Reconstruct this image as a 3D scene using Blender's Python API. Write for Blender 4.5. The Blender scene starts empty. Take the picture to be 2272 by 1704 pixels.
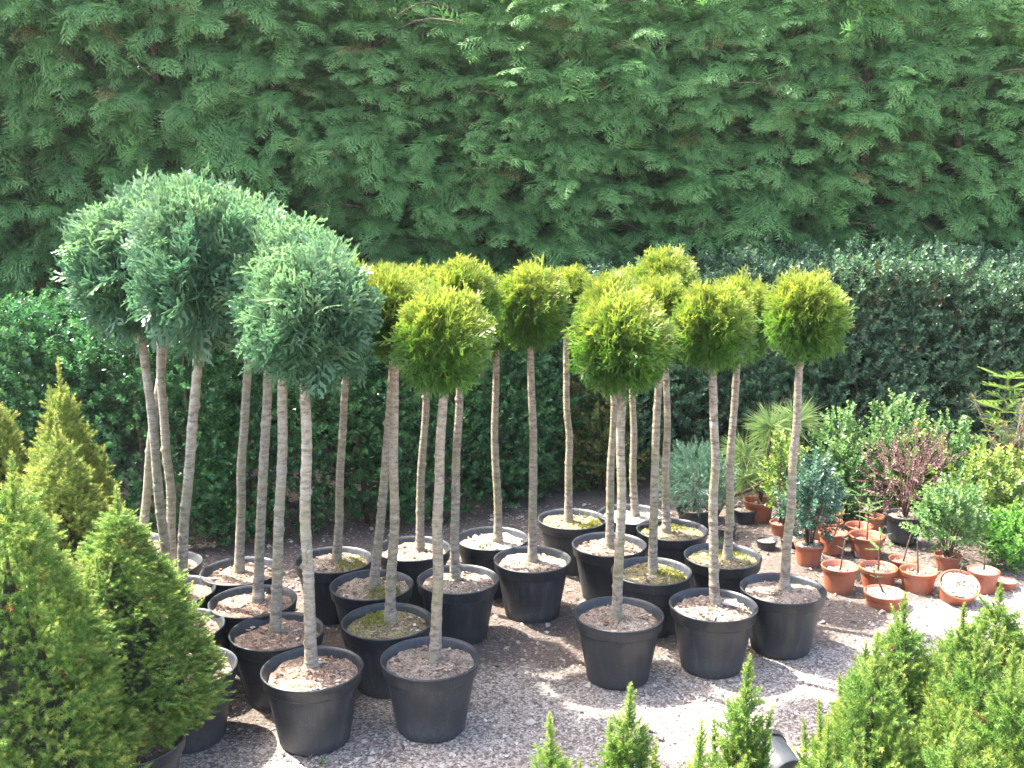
import bpy, math
import numpy as np
from mathutils import Vector

R = math.radians
rng = np.random.default_rng(11)

# ------------------------------------------------------------------ camera, sky, sun, exposure
sc = bpy.context.scene
col = sc.collection
cam_d = bpy.data.cameras.new('camera')
cam_d.sensor_width = 36.0
cam_d.lens = 35.32
cam_d.clip_start = 0.05
cam_d.clip_end = 400.0
cam = bpy.data.objects.new('camera', cam_d)
cam.location = (0, 0, 1.65)
cam.rotation_euler = (R(90 - 10.3), 0, 0)
col.objects.link(cam)
sc.camera = cam

SUN_EL = 58.0
SUN_DIR = Vector((-0.88 * math.cos(R(SUN_EL)), 0.475 * math.cos(R(SUN_EL)), math.sin(R(SUN_EL))))
world = bpy.data.worlds.new('World')
sc.world = world
world.use_nodes = True
wn = world.node_tree
bg = wn.nodes['Background']
sky = wn.nodes.new('ShaderNodeTexSky')
sky.sky_type = 'NISHITA'
sky.sun_disc = False
sky.sun_elevation = R(SUN_EL)
sky.sun_rotation = math.atan2(SUN_DIR.x, SUN_DIR.y)
sky.dust_density = 5.0
sky.air_density = 0.8
wn.links.new(sky.outputs[0], bg.inputs[0])
bg.inputs[1].default_value = 0.15
sun_d = bpy.data.lights.new('sun', 'SUN')
sun_d.energy = 3.4
sun_d.angle = R(0.6)
sun_d.color = (1.0, 0.95, 0.86)
sun = bpy.data.objects.new('sun', sun_d)
sun.rotation_euler = SUN_DIR.to_track_quat('Z', 'Y').to_euler()
sun.location = (-6, 5, 8)
col.objects.link(sun)

sc.view_settings.view_transform = 'Standard'
sc.view_settings.look = 'None'
sc.view_settings.gamma = 1.0
sc.view_settings.exposure = 2.83
sc.cycles.use_denoising = True
sc.cycles.max_bounces = 5
sc.cycles.adaptive_threshold = 0.02
sc.cycles.transmission_bounces = 3

# ------------------------------------------------------------------ mesh helpers
def tri_mesh(name, V, F, attrs=None, smooth=False):
    V = np.asarray(V, np.float32)
    F = np.asarray(F, np.int32)
    k = F.shape[1]
    me = bpy.data.meshes.new(name)
    me.vertices.add(len(V))
    me.vertices.foreach_set('co', V.ravel())
    me.loops.add(F.size)
    me.loops.foreach_set('vertex_index', F.ravel())
    me.polygons.add(len(F))
    me.polygons.foreach_set('loop_start', np.arange(0, F.size, k, dtype=np.int32))
    me.polygons.foreach_set('use_smooth', np.full(len(F), smooth, bool))
    for an, a in (attrs or {}).items():
        at = me.attributes.new(an, 'FLOAT', 'POINT')
        at.data.foreach_set('value', np.asarray(a, np.float32))
    me.update(calc_edges=True)
    return me

def obj(name, me, mat=None, parent=None, loc=(0, 0, 0), rot=(0, 0, 0), scale=(1, 1, 1), kind=None):
    o = bpy.data.objects.new(name, me)
    col.objects.link(o)
    if mat is not None and me is not None and not me.materials:
        me.materials.append(mat)
    o.location = loc
    o.rotation_euler = rot
    o.scale = scale
    if parent is not None:
        o.parent = parent
    if kind:
        o['kind'] = kind
    return o

def thing(name, label, cat, loc=(0, 0, 0), rot=(0, 0, 0), group=None):
    o = obj(name, None, loc=loc, rot=rot)
    o.empty_display_size = 0.1
    o['label'] = label
    o['category'] = cat
    if group:
        o['group'] = group
    return o

def nrm(a):
    return a / (np.linalg.norm(a, axis=-1, keepdims=True) + 1e-9)

def frames(d, up):
    """rotation matrices whose local Y runs along d and whose local Z is as near up as it can be"""
    y = nrm(d)
    x = np.cross(y, up)
    x = nrm(x)
    z = np.cross(x, y)
    return np.stack([x, y, z], axis=-1)

class Proto:
    def __init__(s, V, F, tip):
        s.V, s.F, s.tip = np.asarray(V, float), np.asarray(F, int), np.asarray(tip, float)

def scatter(protos, pos, M, scale, tint=None, tipmul=None):
    """bake protos at pos, orientation M, size scale"""
    N = len(pos)
    which = rng.integers(0, len(protos), N)
    if tint is None:
        tint = rng.random(N)
    scale = np.broadcast_to(np.asarray(scale, float), (N,))
    Vs, Fs, Ti, Tp, off = [], [], [], [], 0
    for k, p in enumerate(protos):
        i = np.nonzero(which == k)[0]
        if not len(i):
            continue
        v = np.einsum('nij,vj->nvi', M[i] * scale[i, None, None], p.V) + pos[i][:, None, :]
        nv = len(p.V)
        f = p.F[None] + (np.arange(len(i)) * nv)[:, None, None] + off
        Vs.append(v.reshape(-1, 3)); Fs.append(f.reshape(-1, p.F.shape[1]))
        Ti.append(np.repeat(tint[i], nv))
        tp = np.tile(p.tip, len(i))
        if tipmul is not None:
            tp = tp * np.repeat(tipmul[i], nv)
        Tp.append(tp)
        off += nv * len(i)
    return np.concatenate(Vs), np.concatenate(Fs), np.concatenate(Ti), np.concatenate(Tp)

def join(parts):
    Vs, Fs, A, B, off = [], [], [], [], 0
    for v, f, a, b in parts:
        Vs.append(v); Fs.append(f + off); A.append(a); B.append(b); off += len(v)
    return np.concatenate(Vs), np.concatenate(Fs), np.concatenate(A), np.concatenate(B)

def leaf_mesh(name, data):
    return tri_mesh(name, data[0], data[1], {'tint': data[2], 'tip': data[3]})

def rand_unit(n):
    return nrm(rng.normal(size=(n, 3)))

def lathe(profile, seg=40, close_bottom=True):
    """one quad/tri surface turned from (r, z) pairs, given as triangles"""
    prof = np.array(profile, float)
    a = np.linspace(0, 2 * np.pi, seg, endpoint=False)
    V = np.stack([prof[:, 0, None] * np.cos(a), prof[:, 0, None] * np.sin(a), np.repeat(prof[:, 1, None], seg, 1)], -1).reshape(-1, 3)
    F = []
    for i in range(len(prof) - 1):
        for j in range(seg):
            p, q = i * seg + j, i * seg + (j + 1) % seg
            F += [(p, q, q + seg), (p, q + seg, p + seg)]
    V = list(map(tuple, V))
    if close_bottom:
        V.append((0, 0, prof[0, 1])); c = len(V) - 1
        F += [(c, (j + 1) % seg, j) for j in range(seg)]
    return np.array(V), np.array(F)

def tube(pts, rad, seg=8, bump=0.0, seed=0):
    """tapered tube through pts, closed at both ends"""
    pts = np.array(pts, float); rad = np.array(rad, float)
    rg = np.random.default_rng(seed)
    d = np.gradient(pts, axis=0)
    d = nrm(d)
    ref = np.array([0.31, 0.95, 0.05])
    x = nrm(np.cross(d, ref)); y = np.cross(d, x)
    a = np.linspace(0, 2 * np.pi, seg, endpoint=False)
    rr = rad[:, None] * (1 + bump * rg.normal(size=(len(pts), seg)))
    V = pts[:, None, :] + rr[..., None] * (np.cos(a)[None, :, None] * x[:, None, :] + np.sin(a)[None, :, None] * y[:, None, :])
    V = list(map(tuple, V.reshape(-1, 3)))
    F = []
    n = len(pts)
    for i in range(n - 1):
        for j in range(seg):
            p, q = i * seg + j, i * seg + (j + 1) % seg
            F += [(p, q, q + seg), (p, q + seg, p + seg)]
    V.append(tuple(pts[0])); V.append(tuple(pts[-1]))
    for j in range(seg):
        F.append((n * seg, (j + 1) % seg, j)); F.append((n * seg + 1, (n - 1) * seg + j, (n - 1) * seg + (j + 1) % seg))
    return np.array(V), np.array(F)

# ------------------------------------------------------------------ materials
class NT:
    def __init__(s, name):
        s.m = bpy.data.materials.new(name)
        s.m.use_nodes = True
        s.t = s.m.node_tree
        s.out = s.t.nodes['Material Output']
        s.b = s.t.nodes['Principled BSDF']
    def n(s, typ, **kw):
        nd = s.t.nodes.new(typ)
        for k, v in kw.items():
            setattr(nd, k, v)
        return nd
    def l(s, a, b):
        s.t.links.new(a, b)
    def attr(s, name):
        nd = s.n('ShaderNodeAttribute', attribute_name=name)
        return nd.outputs['Fac']
    def coords(s):
        return s.n('ShaderNodeTexCoord').outputs['Object']
    def noise(s, scale, detail=4, vec=None, rough=0.6):
        nd = s.n('ShaderNodeTexNoise')
        nd.inputs['Scale'].default_value = scale
        nd.inputs['Detail'].default_value = detail
        nd.inputs['Roughness'].default_value = rough
        s.l(vec if vec is not None else s.coords(), nd.inputs['Vector'])
        return nd.outputs['Fac']
    def ramp(s, fac, stops):
        nd = s.n('ShaderNodeValToRGB')
        e = nd.color_ramp.elements
        while len(e) < len(stops):
            e.new(0.5)
        for i, (p, c) in enumerate(stops):
            e[i].position = p
            e[i].color = (*c, 1) if not np.isscalar(c) else (c, c, c, 1)
        s.l(fac, nd.inputs['Fac'])
        return nd.outputs['Color']
    def mix(s, fac, a, b):
        nd = s.n('ShaderNodeMix', data_type='RGBA')
        for sock, val in ((nd.inputs['Factor'], fac), (nd.inputs['A'], a), (nd.inputs['B'], b)):
            if hasattr(val, 'node'):
                s.l(val, sock)
            elif isinstance(val, tuple):
                sock.default_value = (*val, 1)
            else:
                sock.default_value = val
        return nd.outputs['Result']
    def math(s, op, a, b=0.0):
        nd = s.n('ShaderNodeMath', operation=op)
        for i, v in enumerate((a, b)):
            if hasattr(v, 'node'):
                s.l(v, nd.inputs[i])
            else:
                nd.inputs[i].default_value = v
        return nd.outputs[0]
    def bump(s, h, strength=0.5, dist=0.01):
        nd = s.n('ShaderNodeBump')
        nd.inputs['Strength'].default_value = strength
        nd.inputs['Distance'].default_value = dist
        s.l(h, nd.inputs['Height'])
        s.l(nd.outputs[0], s.b.inputs['Normal'])

def foliage(name, dark, light, tipc, tip_amount=0.6, rough=0.5, trans=0.3, spec=0.4, brown=0.0):
    t = NT(name)
    tint = t.attr('tint'); tip = t.attr('tip')
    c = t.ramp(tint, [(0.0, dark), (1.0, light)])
    if brown > 0:
        c = t.mix(t.ramp(tint, [(0.0, 1.0), (brown, 1.0), (brown + 0.004, 0.0)]), c, (0.11, 0.05, 0.02))
    pw = t.math('MULTIPLY', t.math('POWER', tip, 1.6), tip_amount)
    c = t.mix(pw, c, tipc)
    t.l(c, t.b.inputs['Base Color'])
    t.b.inputs['Roughness'].default_value = rough
    t.b.inputs['Specular IOR Level'].default_value = spec
    tr = t.n('ShaderNodeBsdfTranslucent')
    hs = t.n('ShaderNodeHueSaturation')
    hs.inputs['Saturation'].default_value = 1.1
    hs.inputs['Value'].default_value = 1.5
    t.l(c, hs.inputs['Color'])
    t.l(hs.outputs[0], tr.inputs['Color'])
    mx = t.n('ShaderNodeMixShader')
    mx.inputs[0].default_value = trans
    t.l(t.b.outputs[0], mx.inputs[1]); t.l(tr.outputs[0], mx.inputs[2])
    t.l(mx.outputs[0], t.out.inputs['Surface'])
    return t.m

M = {}
M['hedge'] = foliage('hedge_scale_leaves', (0.044, 0.138, 0.044), (0.110, 0.270, 0.088), (0.27, 0.46, 0.14), 0.7, 0.5, 0.36, 0.35, brown=0.03)
M['box'] = foliage('glossy_box_leaves', (0.026, 0.096, 0.036), (0.072, 0.205, 0.070), (0.18, 0.32, 0.09), 0.6, 0.25, 0.28, 0.6)
M['boxr'] = foliage('dull_box_leaves', (0.042, 0.100, 0.055), (0.11, 0.205, 0.10), (0.22, 0.33, 0.14), 0.6, 0.26, 0.26, 0.6, brown=0.015)
M['blue'] = foliage('blue_cypress_sprays', (0.048, 0.128, 0.070), (0.105, 0.215, 0.110), (0.31, 0.43, 0.18), 0.75, 0.4, 0.3, 0.45)
M['green'] = foliage('green_thuja_sprays', (0.048, 0.135, 0.022), (0.13, 0.25, 0.04), (0.48, 0.43, 0.09), 0.9, 0.4, 0.34, 0.5, brown=0.004)
M['spruce'] = foliage('spruce_needles', (0.062, 0.148, 0.034), (0.145, 0.255, 0.055), (0.45, 0.46, 0.11), 0.85, 0.5, 0.33, 0.35, brown=0.01)
M['sprucelit'] = foliage('sunlit_spruce_needles', (0.085, 0.150, 0.030), (0.19, 0.26, 0.058), (0.53, 0.50, 0.14), 0.9, 0.5, 0.33, 0.35, brown=0.01)  # lit copy of the spruce needles, sunlight yellow put into the colour
M['bspruce'] = foliage('blue_spruce_needles', (0.05, 0.12, 0.075), (0.10, 0.19, 0.12), (0.20, 0.27, 0.16), 0.5, 0.5, 0.2, 0.35)
M['ygreen'] = foliage('yellow_green_leaves', (0.08, 0.15, 0.03), (0.19, 0.29, 0.06), (0.42, 0.42, 0.12), 0.7, 0.3, 0.3, 0.5)
M['lgreen'] = foliage('light_green_leaves', (0.06, 0.15, 0.045), (0.14, 0.26, 0.08), (0.33, 0.42, 0.17), 0.7, 0.3, 0.3, 0.5)
M['bgreen'] = foliage('bluish_holly_leaves', (0.03, 0.09, 0.06), (0.08, 0.17, 0.11), (0.25, 0.33, 0.18), 0.4, 0.26, 0.2, 0.6)
M['bronze'] = foliage('bronzed_leaves', (0.06, 0.12, 0.02), (0.20, 0.20, 0.05), (0.34, 0.24, 0.06), 0.6, 0.35, 0.3, 0.5)
M['purple'] = foliage('purple_barberry_leaves', (0.10, 0.045, 0.05), (0.22, 0.12, 0.12), (0.32, 0.24, 0.20), 0.5, 0.45, 0.25, 0.4)
M['pine'] = foliage('long_pine_needles', (0.12, 0.21, 0.07), (0.26, 0.37, 0.14), (0.42, 0.50, 0.22), 0.6, 0.35, 0.25, 0.5)
M['fir'] = foliage('fir_needles', (0.06, 0.15, 0.045), (0.14, 0.25, 0.07), (0.33, 0.42, 0.12), 0.7, 0.45, 0.25, 0.4)
M['conep'] = foliage('grey_pine_needles', (0.11, 0.15, 0.08), (0.19, 0.22, 0.12), (0.26, 0.26, 0.14), 0.5, 0.45, 0.2, 0.4)
M['moss'] = foliage('moss', (0.10, 0.13, 0.02), (0.28, 0.30, 0.06), (0.40, 0.38, 0.10), 0.5, 0.8, 0.2, 0.1)
M['weed'] = foliage('weed_leaves', (0.07, 0.19, 0.03), (0.14, 0.32, 0.06), (0.30, 0.45, 0.10), 0.4, 0.5, 0.3, 0.3)
M['bud'] = foliage('orange_buds', (0.36, 0.15, 0.06), (0.45, 0.22, 0.10), (0.5, 0.3, 0.15), 0.3, 0.6, 0.05, 0.3)

def mat_pot_black():
    t = NT('black_plastic')
    co = t.coords()
    n1 = t.noise(6, 5, co); n2 = t.noise(90, 3, co)
    sep = t.n('ShaderNodeSeparateXYZ'); t.l(co, sep.inputs[0])
    low = t.ramp(sep.outputs['Z'], [(0.0, 1.0), (0.10, 0.0)])
    dust = t.math('ADD', t.math('MULTIPLY', n1, 0.55), t.math('MULTIPLY', low, 0.55))
    dust = t.math('MULTIPLY', dust, t.math('ADD', n2, 0.3))
    mp = t.n('ShaderNodeMapping'); mp.inputs['Scale'].default_value = (22, 22, 1.2); t.l(co, mp.inputs[0])
    streak = t.noise(3.0, 3, mp.outputs[0])
    dust = t.math('ADD', dust, t.math('MULTIPLY', t.ramp(streak, [(0.50, 0.0), (0.72, 1.0)]), 0.30))
    inf = t.n('ShaderNodeObjectInfo')
    dust = t.math('MULTIPLY', dust, t.math('ADD', t.math('MULTIPLY', inf.outputs['Random'], 0.8), 0.6))
    c = t.mix(dust, (0.0095, 0.0125, 0.017), (0.082, 0.088, 0.095))
    spat = t.ramp(t.noise(130, 2, co), [(0.70, 0.0), (0.74, 1.0)])
    c = t.mix(t.math('MULTIPLY', spat, 0.35), c, (0.30, 0.27, 0.24))
    t.l(c, t.b.inputs['Base Color'])
    t.l(t.ramp(dust, [(0.0, 0.32), (0.6, 0.62)]), t.b.inputs['Roughness'])
    t.bump(t.noise(40, 3, co), 0.12, 0.004)
    return t.m
M['pot'] = mat_pot_black()

def mat_pot_terra():
    t = NT('terracotta_plastic')
    co = t.coords()
    n1 = t.noise(9, 5, co); n2 = t.noise(120, 3, co)
    inf = t.n('ShaderNodeObjectInfo')
    base = t.mix(inf.outputs['Random'], (0.27, 0.062, 0.028), (0.36, 0.105, 0.048))
    c = t.mix(t.ramp(n1, [(0.35, 0.0), (0.8, 0.55)]), base, (0.36, 0.22, 0.16))
    c = t.mix(t.ramp(n2, [(0.66, 0.0), (0.72, 0.6)]), c, (0.5, 0.44, 0.38))
    t.l(c, t.b.inputs['Base Color'])
    t.b.inputs['Roughness'].default_value = 0.45
    t.bump(n1, 0.1, 0.004)
    return t.m
M['terra'] = mat_pot_terra()

def mat_soil(name, a, b, cc):
    t = NT(name)
    co = t.coords()
    n1 = t.noise(22, 6, co); n2 = t.noise(160, 4, co)
    c = t.ramp(n1, [(0.3, a), (0.52, b), (0.75, cc)])
    c = t.mix(t.ramp(n2, [(0.5, 0.0), (0.62, 0.7)]), c, cc)
    c = t.mix(t.ramp(n2, [(0.36, 0.8), (0.46, 0.0)]), c, (0.05, 0.035, 0.026))
    t.l(c, t.b.inputs['Base Color'])
    t.b.inputs['Roughness'].default_value = 0.95
    t.bump(n2, 1.0, 0.012)
    return t.m
M['soil'] = mat_soil('brown_potting_soil', (0.15, 0.095, 0.066), (0.28, 0.19, 0.14), (0.40, 0.31, 0.235))
M['soilg'] = mat_soil('grey_gritty_soil', (0.14, 0.10, 0.07), (0.28, 0.22, 0.17), (0.45, 0.38, 0.30))
M['soilm'] = mat_soil('mossy_soil', (0.12, 0.10, 0.04), (0.24, 0.20, 0.10), (0.38, 0.33, 0.17))
M['gritpale'] = mat_soil('pale_grit', (0.36, 0.31, 0.26), (0.50, 0.45, 0.38), (0.60, 0.56, 0.48))

def mat_tinted(name, stops, rough=0.9, nscale=60):
    t = NT(name)
    c = t.ramp(t.attr('tint'), stops)
    c = t.mix(t.ramp(t.noise(nscale, 3), [(0.4, 0.0), (0.75, 0.5)]), c, (0.16, 0.13, 0.10))
    t.l(c, t.b.inputs['Base Color'])
    t.b.inputs['Roughness'].default_value = rough
    return t.m
M['stone'] = mat_tinted('limestone_chips', [(0.0, (0.07, 0.06, 0.055)), (0.24, (0.19, 0.155, 0.13)), (0.5, (0.40, 0.345, 0.30)), (0.85, (0.57, 0.51, 0.45)), (1.0, (0.72, 0.67, 0.62))])
M['litter'] = mat_tinted('bark_and_chips', [(0.0, (0.07, 0.045, 0.03)), (0.35, (0.20, 0.11, 0.07)), (0.6, (0.34, 0.23, 0.16)), (0.85, (0.44, 0.37, 0.28)), (1.0, (0.6, 0.56, 0.5))])

def mat_bark(name, a, b, cc, algae, ring=70):
    t = NT(name)
    co = t.coords()
    mp = t.n('ShaderNodeMapping'); mp.inputs['Scale'].default_value = (1, 1, 3.0); t.l(co, mp.inputs[0])
    n1 = t.noise(28, 5, mp.outputs[0]); n2 = t.noise(120, 4, co); n3 = t.noise(5, 3, co)
    mp2 = t.n('ShaderNodeMapping'); mp2.inputs['Scale'].default_value = (6, 6, 1); t.l(co, mp2.inputs[0])
    wv = t.n('ShaderNodeTexNoise'); wv.inputs['Scale'].default_value = ring * 0.35; wv.inputs['Detail'].default_value = 3
    mp3 = t.n('ShaderNodeMapping'); mp3.inputs['Scale'].default_value = (0.25, 0.25, 4); t.l(co, mp3.inputs[0]); t.l(mp3.outputs[0], wv.inputs['Vector'])
    c = t.ramp(n1, [(0.3, a), (0.5, b), (0.75, cc)])
    c = t.mix(t.ramp(wv.outputs['Fac'], [(0.60, 0.0), (0.72, 0.28)]), c, a)
    c = t.mix(t.ramp(n2, [(0.60, 0.0), (0.70, 0.6)]), c, cc)
    c = t.mix(t.ramp(t.noise(55, 4, co), [(0.58, 0.0), (0.66, 0.7)]), c, a)
    sep = t.n('ShaderNodeSeparateXYZ'); t.l(co, sep.inputs[0])
    low = t.math('MULTIPLY', t.ramp(sep.outputs['Z'], [(0.25, 1.0), (0.9, 0.25)]), t.ramp(n3, [(0.42, 0.0), (0.62, 0.8)]))
    c = t.mix(low, c, algae)
    t.l(c, t.b.inputs['Base Color'])
    t.b.inputs['Roughness'].default_value = 0.85
    h = t.math('ADD', n1, t.math('MULTIPLY', wv.outputs['Fac'], 0.2))
    t.bump(h, 0.8, 0.008)
    return t.m
M['bark'] = mat_bark('grey_knotty_bark', (0.10, 0.075, 0.055), (0.27, 0.225, 0.175), (0.42, 0.37, 0.31), (0.24, 0.23, 0.09))
M['barkp'] = mat_bark('pale_ringed_bark', (0.13, 0.11, 0.085), (0.31, 0.275, 0.22), (0.44, 0.41, 0.35), (0.24, 0.24, 0.10), 95)
M['barkb'] = mat_bark('brown_bark', (0.05, 0.028, 0.018), (0.10, 0.06, 0.042), (0.17, 0.11, 0.08), (0.10, 0.08, 0.05))

def mat_ground():
    t = NT('gravel_and_soil')
    co = t.coords()
    n1 = t.noise(3.2, 5, co); n2 = t.noise(70, 4, co, 0.7); n3 = t.noise(260, 3, co)
    vo = t.n('ShaderNodeTexVoronoi'); vo.inputs['Scale'].default_value = 120; t.l(co, vo.inputs['Vector'])
    soil = t.ramp(n2, [(0.3, (0.055, 0.043, 0.036)), (0.55, (0.14, 0.108, 0.088)), (0.75, (0.33, 0.275, 0.23))])
    vc = t.n('ShaderNodeSeparateColor'); t.l(vo.outputs['Color'], vc.inputs[0])
    grav = t.ramp(vc.outputs[0], [(0.0, (0.15, 0.12, 0.10)), (0.35, (0.36, 0.305, 0.26)), (1.0, (0.58, 0.52, 0.46))])
    grav = t.mix(t.ramp(vo.outputs['Distance'], [(0.45, 0.0), (0.75, 0.75)]), grav, (0.12, 0.10, 0.085))
    mask = t.math('ADD', t.attr('gravel'), t.math('MULTIPLY', t.math('SUBTRACT', n1, 0.5), 1.0))
    mask = t.math('ADD', mask, t.math('MULTIPLY', t.math('SUBTRACT', n2, 0.5), 0.7))
    c = t.mix(t.ramp(mask, [(0.36, 0.0), (0.62, 1.0)]), soil, grav)
    t.l(c, t.b.inputs['Base Color'])
    t.b.inputs['Roughness'].default_value = 0.95
    h = t.math('ADD', n2, t.math('MULTIPLY', n3, 0.5))
    t.bump(h, 0.9, 0.015)
    return t.m
M['ground'] = mat_ground()

# ------------------------------------------------------------------ ground
def fbm(x, y, seed=0, octs=4, f0=1.0):
    rg = np.random.default_rng(seed)
    out = np.zeros_like(x); amp = 1.0
    for o in range(octs):
        for _ in range(3):
            a = rg.uniform(0, 2 * np.pi); ph = rg.uniform(0, 6.28); k = f0 * 2 ** o * rg.uniform(0.8, 1.3)
            out += amp / 3 * np.sin(k * (x * np.cos(a) + y * np.sin(a)) + ph)
        amp *= 0.55
    return out

def gravel_mask(x, y):
    """1 on the pale gravel way, 0 on the dark soil under and between the plants"""
    edge = 3.22 + 0.42 * np.clip(x - 0.1, 0, 3) + 0.10 * fbm(x, y, 3, 3, 3.0) - 0.35 * np.clip(-0.3 - x, 0, 2)
    m = np.clip((edge - y) / 0.5 + 0.5, 0, 1)
    corner = np.clip(1 - np.hypot((x - 2.3) / 1.0, (y - 3.6) / 0.65), 0, 1) * 1.6
    return np.clip(np.maximum(m, corner), 0.05, 1)

def ground_z(x, y):
    near = np.exp(-((x / 4.0) ** 2 + ((y - 3.3) / 4.0) ** 2))
    return near * (0.006 * fbm(x, y, 5, 4, 4.0) + 0.004 * fbm(x, y, 6, 3, 20.0))

def build_ground():
    inner = np.arange(-3.4, 3.4001, 0.04)
    ox = np.array([3.7, 4.3, 5.5, 8, 14, 30, 70, 160])
    xs = np.concatenate([-ox[::-1], inner, ox])
    iy = np.arange(0.6, 6.6001, 0.04)
    ys = np.concatenate([[-160, -70, -30, -12, -5, -2, -0.6, 0.1], iy, [7, 8, 10, 14, 24, 50, 100, 160]])
    X, Y = np.meshgrid(xs, ys)
    Z = ground_z(X, Y)
    V = np.stack([X, Y, Z], -1).reshape(-1, 3)
    ny, nx = X.shape
    i = np.arange(ny * nx).reshape(ny, nx)
    F = np.stack([i[:-1, :-1], i[:-1, 1:], i[1:, 1:], i[1:, :-1]], -1).reshape(-1, 4)
    me = tri_mesh('ground', V, F, {'gravel': gravel_mask(X, Y).ravel()}, smooth=True)
    obj('ground', me, M['ground'], kind='structure')
build_ground()

def stone_protos(n=8):
    out = []
    for k in range(n):
        V = np.array([(1, 0, 0), (-1, 0, 0), (0, 1, 0), (0, -1, 0), (0, 0, 1), (0, 0, -1)], float)
        V = V * rng.uniform(0.65, 1.15, (6, 1)) + rng.normal(0, 0.22, (6, 3))
        V[:, 2] *= rng.uniform(0.5, 0.85)
        F = [(0, 2, 4), (2, 1, 4), (1, 3, 4), (3, 0, 4), (2, 0, 5), (1, 2, 5), (3, 1, 5), (0, 3, 5)]
        out.append(Proto(V, F, np.zeros(6)))
    return out
STONE = stone_protos()

def rotz_rand(n, tilt=0.4):
    up = nrm(np.stack([rng.normal(0, tilt, n), rng.normal(0, tilt, n), np.ones(n)], -1))
    a = rng.uniform(0, 2 * np.pi, n)
    d = np.stack([np.cos(a), np.sin(a), np.zeros(n)], -1)
    return frames(d, up)

# ------------------------------------------------------------------ plant building blocks
def frond(nside=8, ang=46, sub=4, w=0.040, ll=0.5, zj=0.03, seed=0, droop=0.25):
    """flat scale-leaf spray: axis along +Y (length 1), spread in X, normal Z"""
    rg = np.random.default_rng(seed)
    V, F, T = [], [], []
    def diamond(p0, p1, wd, t0, t1):
        p0, p1 = np.array(p0), np.array(p1)
        d = p1 - p0; nn = np.array([-d[1], d[0], 0]); nn = nn / (np.linalg.norm(nn) + 1e-9) * wd / 2
        m = p0 + d * 0.55
        b = len(V)
        V.extend([p0, m + nn, p1, m - nn]); T.extend([t0, (t0 + t1) / 2, t1, (t0 + t1) / 2])
        F.extend([(b, b + 1, b + 2), (b, b + 2, b + 3)])
    def spike(p0, p1, wd, t0, t1):
        p0, p1 = np.array(p0), np.array(p1)
        d = p1 - p0; nn = np.array([-d[1], d[0], 0]); nn = nn / (np.linalg.norm(nn) + 1e-9) * wd / 2
        b = len(V)
        V.extend([p0 + nn, p1, p0 - nn]); T.extend([t0, t1, t0]); F.append((b, b + 2, b + 1))
    diamond((0, 0, 0), (0, 1, 0), w * 1.2, 0.0, 1.0)
    for i in range(nside):
        y = 0.08 + 0.86 * (i + rg.uniform(-0.2, 0.2)) / nside
        for_s = 1 if i % 2 else -1
        l = (ll * (1 - y) ** 0.75 + 0.10) * rg.uniform(0.8, 1.15)
        A = R(ang + rg.uniform(-9, 9))
        p0 = np.array([0, y, 0]); dr = np.array([for_s * math.sin(A), math.cos(A), rg.uniform(-zj, zj) * 4])
        p1 = p0 + l * dr
        diamond(p0, p1, w, 0.3 * y, 0.55 + 0.4 * y)
        for s in range(sub):
            fr = 0.25 + 0.62 * s / max(sub - 1, 1)
            B = R(38 + rg.uniform(-8, 8)) * (1 if s % 2 else -1)
            c, sn = math.cos(B), math.sin(B)
            d2 = np.array([dr[0] * c - dr[1] * sn, dr[0] * sn + dr[1] * c, dr[2] + rg.uniform(-zj, zj) * 5])
            q0 = p0 + l * fr * dr
            spike(q0, q0 + d2 * l * (0.46 - 0.24 * fr), w * 0.95, 0.4, 0.95)
    V = np.array(V)
    V[:, 2] -= droop * V[:, 1] ** 2 + 0.25 * np.abs(V[:, 0]) ** 1.5
    return Proto(V, F, np.array(T))

def leaf(l, w, fold=0.25):
    V = np.array([(0, 0, 0), (-w / 2, l * 0.45, fold * w), (0, l * 0.5, 0), (w / 2, l * 0.45, fold * w), (0, l, -0.06 * l)])
    F = np.array([(0, 2, 1), (0, 3, 2), (1, 2, 4), (2, 3, 4)])
    return V, F

def leaf_shoot(pairs=6, L=0.11, l=0.03, w=0.017, seed=0, spread=58):
    """upright stem with opposite leaf pairs along +Y"""
    rg = np.random.default_rng(seed)
    V, F, T = [], [], []; off = 0
    def put(v, f, t):
        nonlocal off
        V.append(v); F.append(np.asarray(f) + off); T.append(np.full(len(v), t)); off += len(v)
    st = np.array([(-0.0012, 0, 0), (0.0012, 0, 0), (0, L, 0)])
    put(st, [(0, 1, 2)], 0.0)
    for i in range(pairs):
        y = L * (0.12 + 0.88 * (i + 0.5) / pairs)
        az = (i % 2) * 90 + rg.uniform(-20, 20)
        for k in (0, 1):
            a = R(az + 180 * k + rg.uniform(-15, 15)); sp = R(spread * (1 - 0.45 * i / pairs) + rg.uniform(-12, 12))
            d = np.array([math.sin(sp) * math.cos(a), math.cos(sp), math.sin(sp) * math.sin(a)])
            up = np.array([0, 1.0, 0]) + rg.normal(0, 0.25, 3)
            lv, lf = leaf(l * rg.uniform(0.8, 1.15) * (1 - 0.25 * i / pairs), w * rg.uniform(0.85, 1.1))
            Mx = frames(d[None], up[None])[0]
            put(lv @ Mx.T + np.array([0, y, 0]), lf, (i + 0.5) / pairs)
    return Proto(np.concatenate(V), np.concatenate(F), np.concatenate(T))

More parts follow.
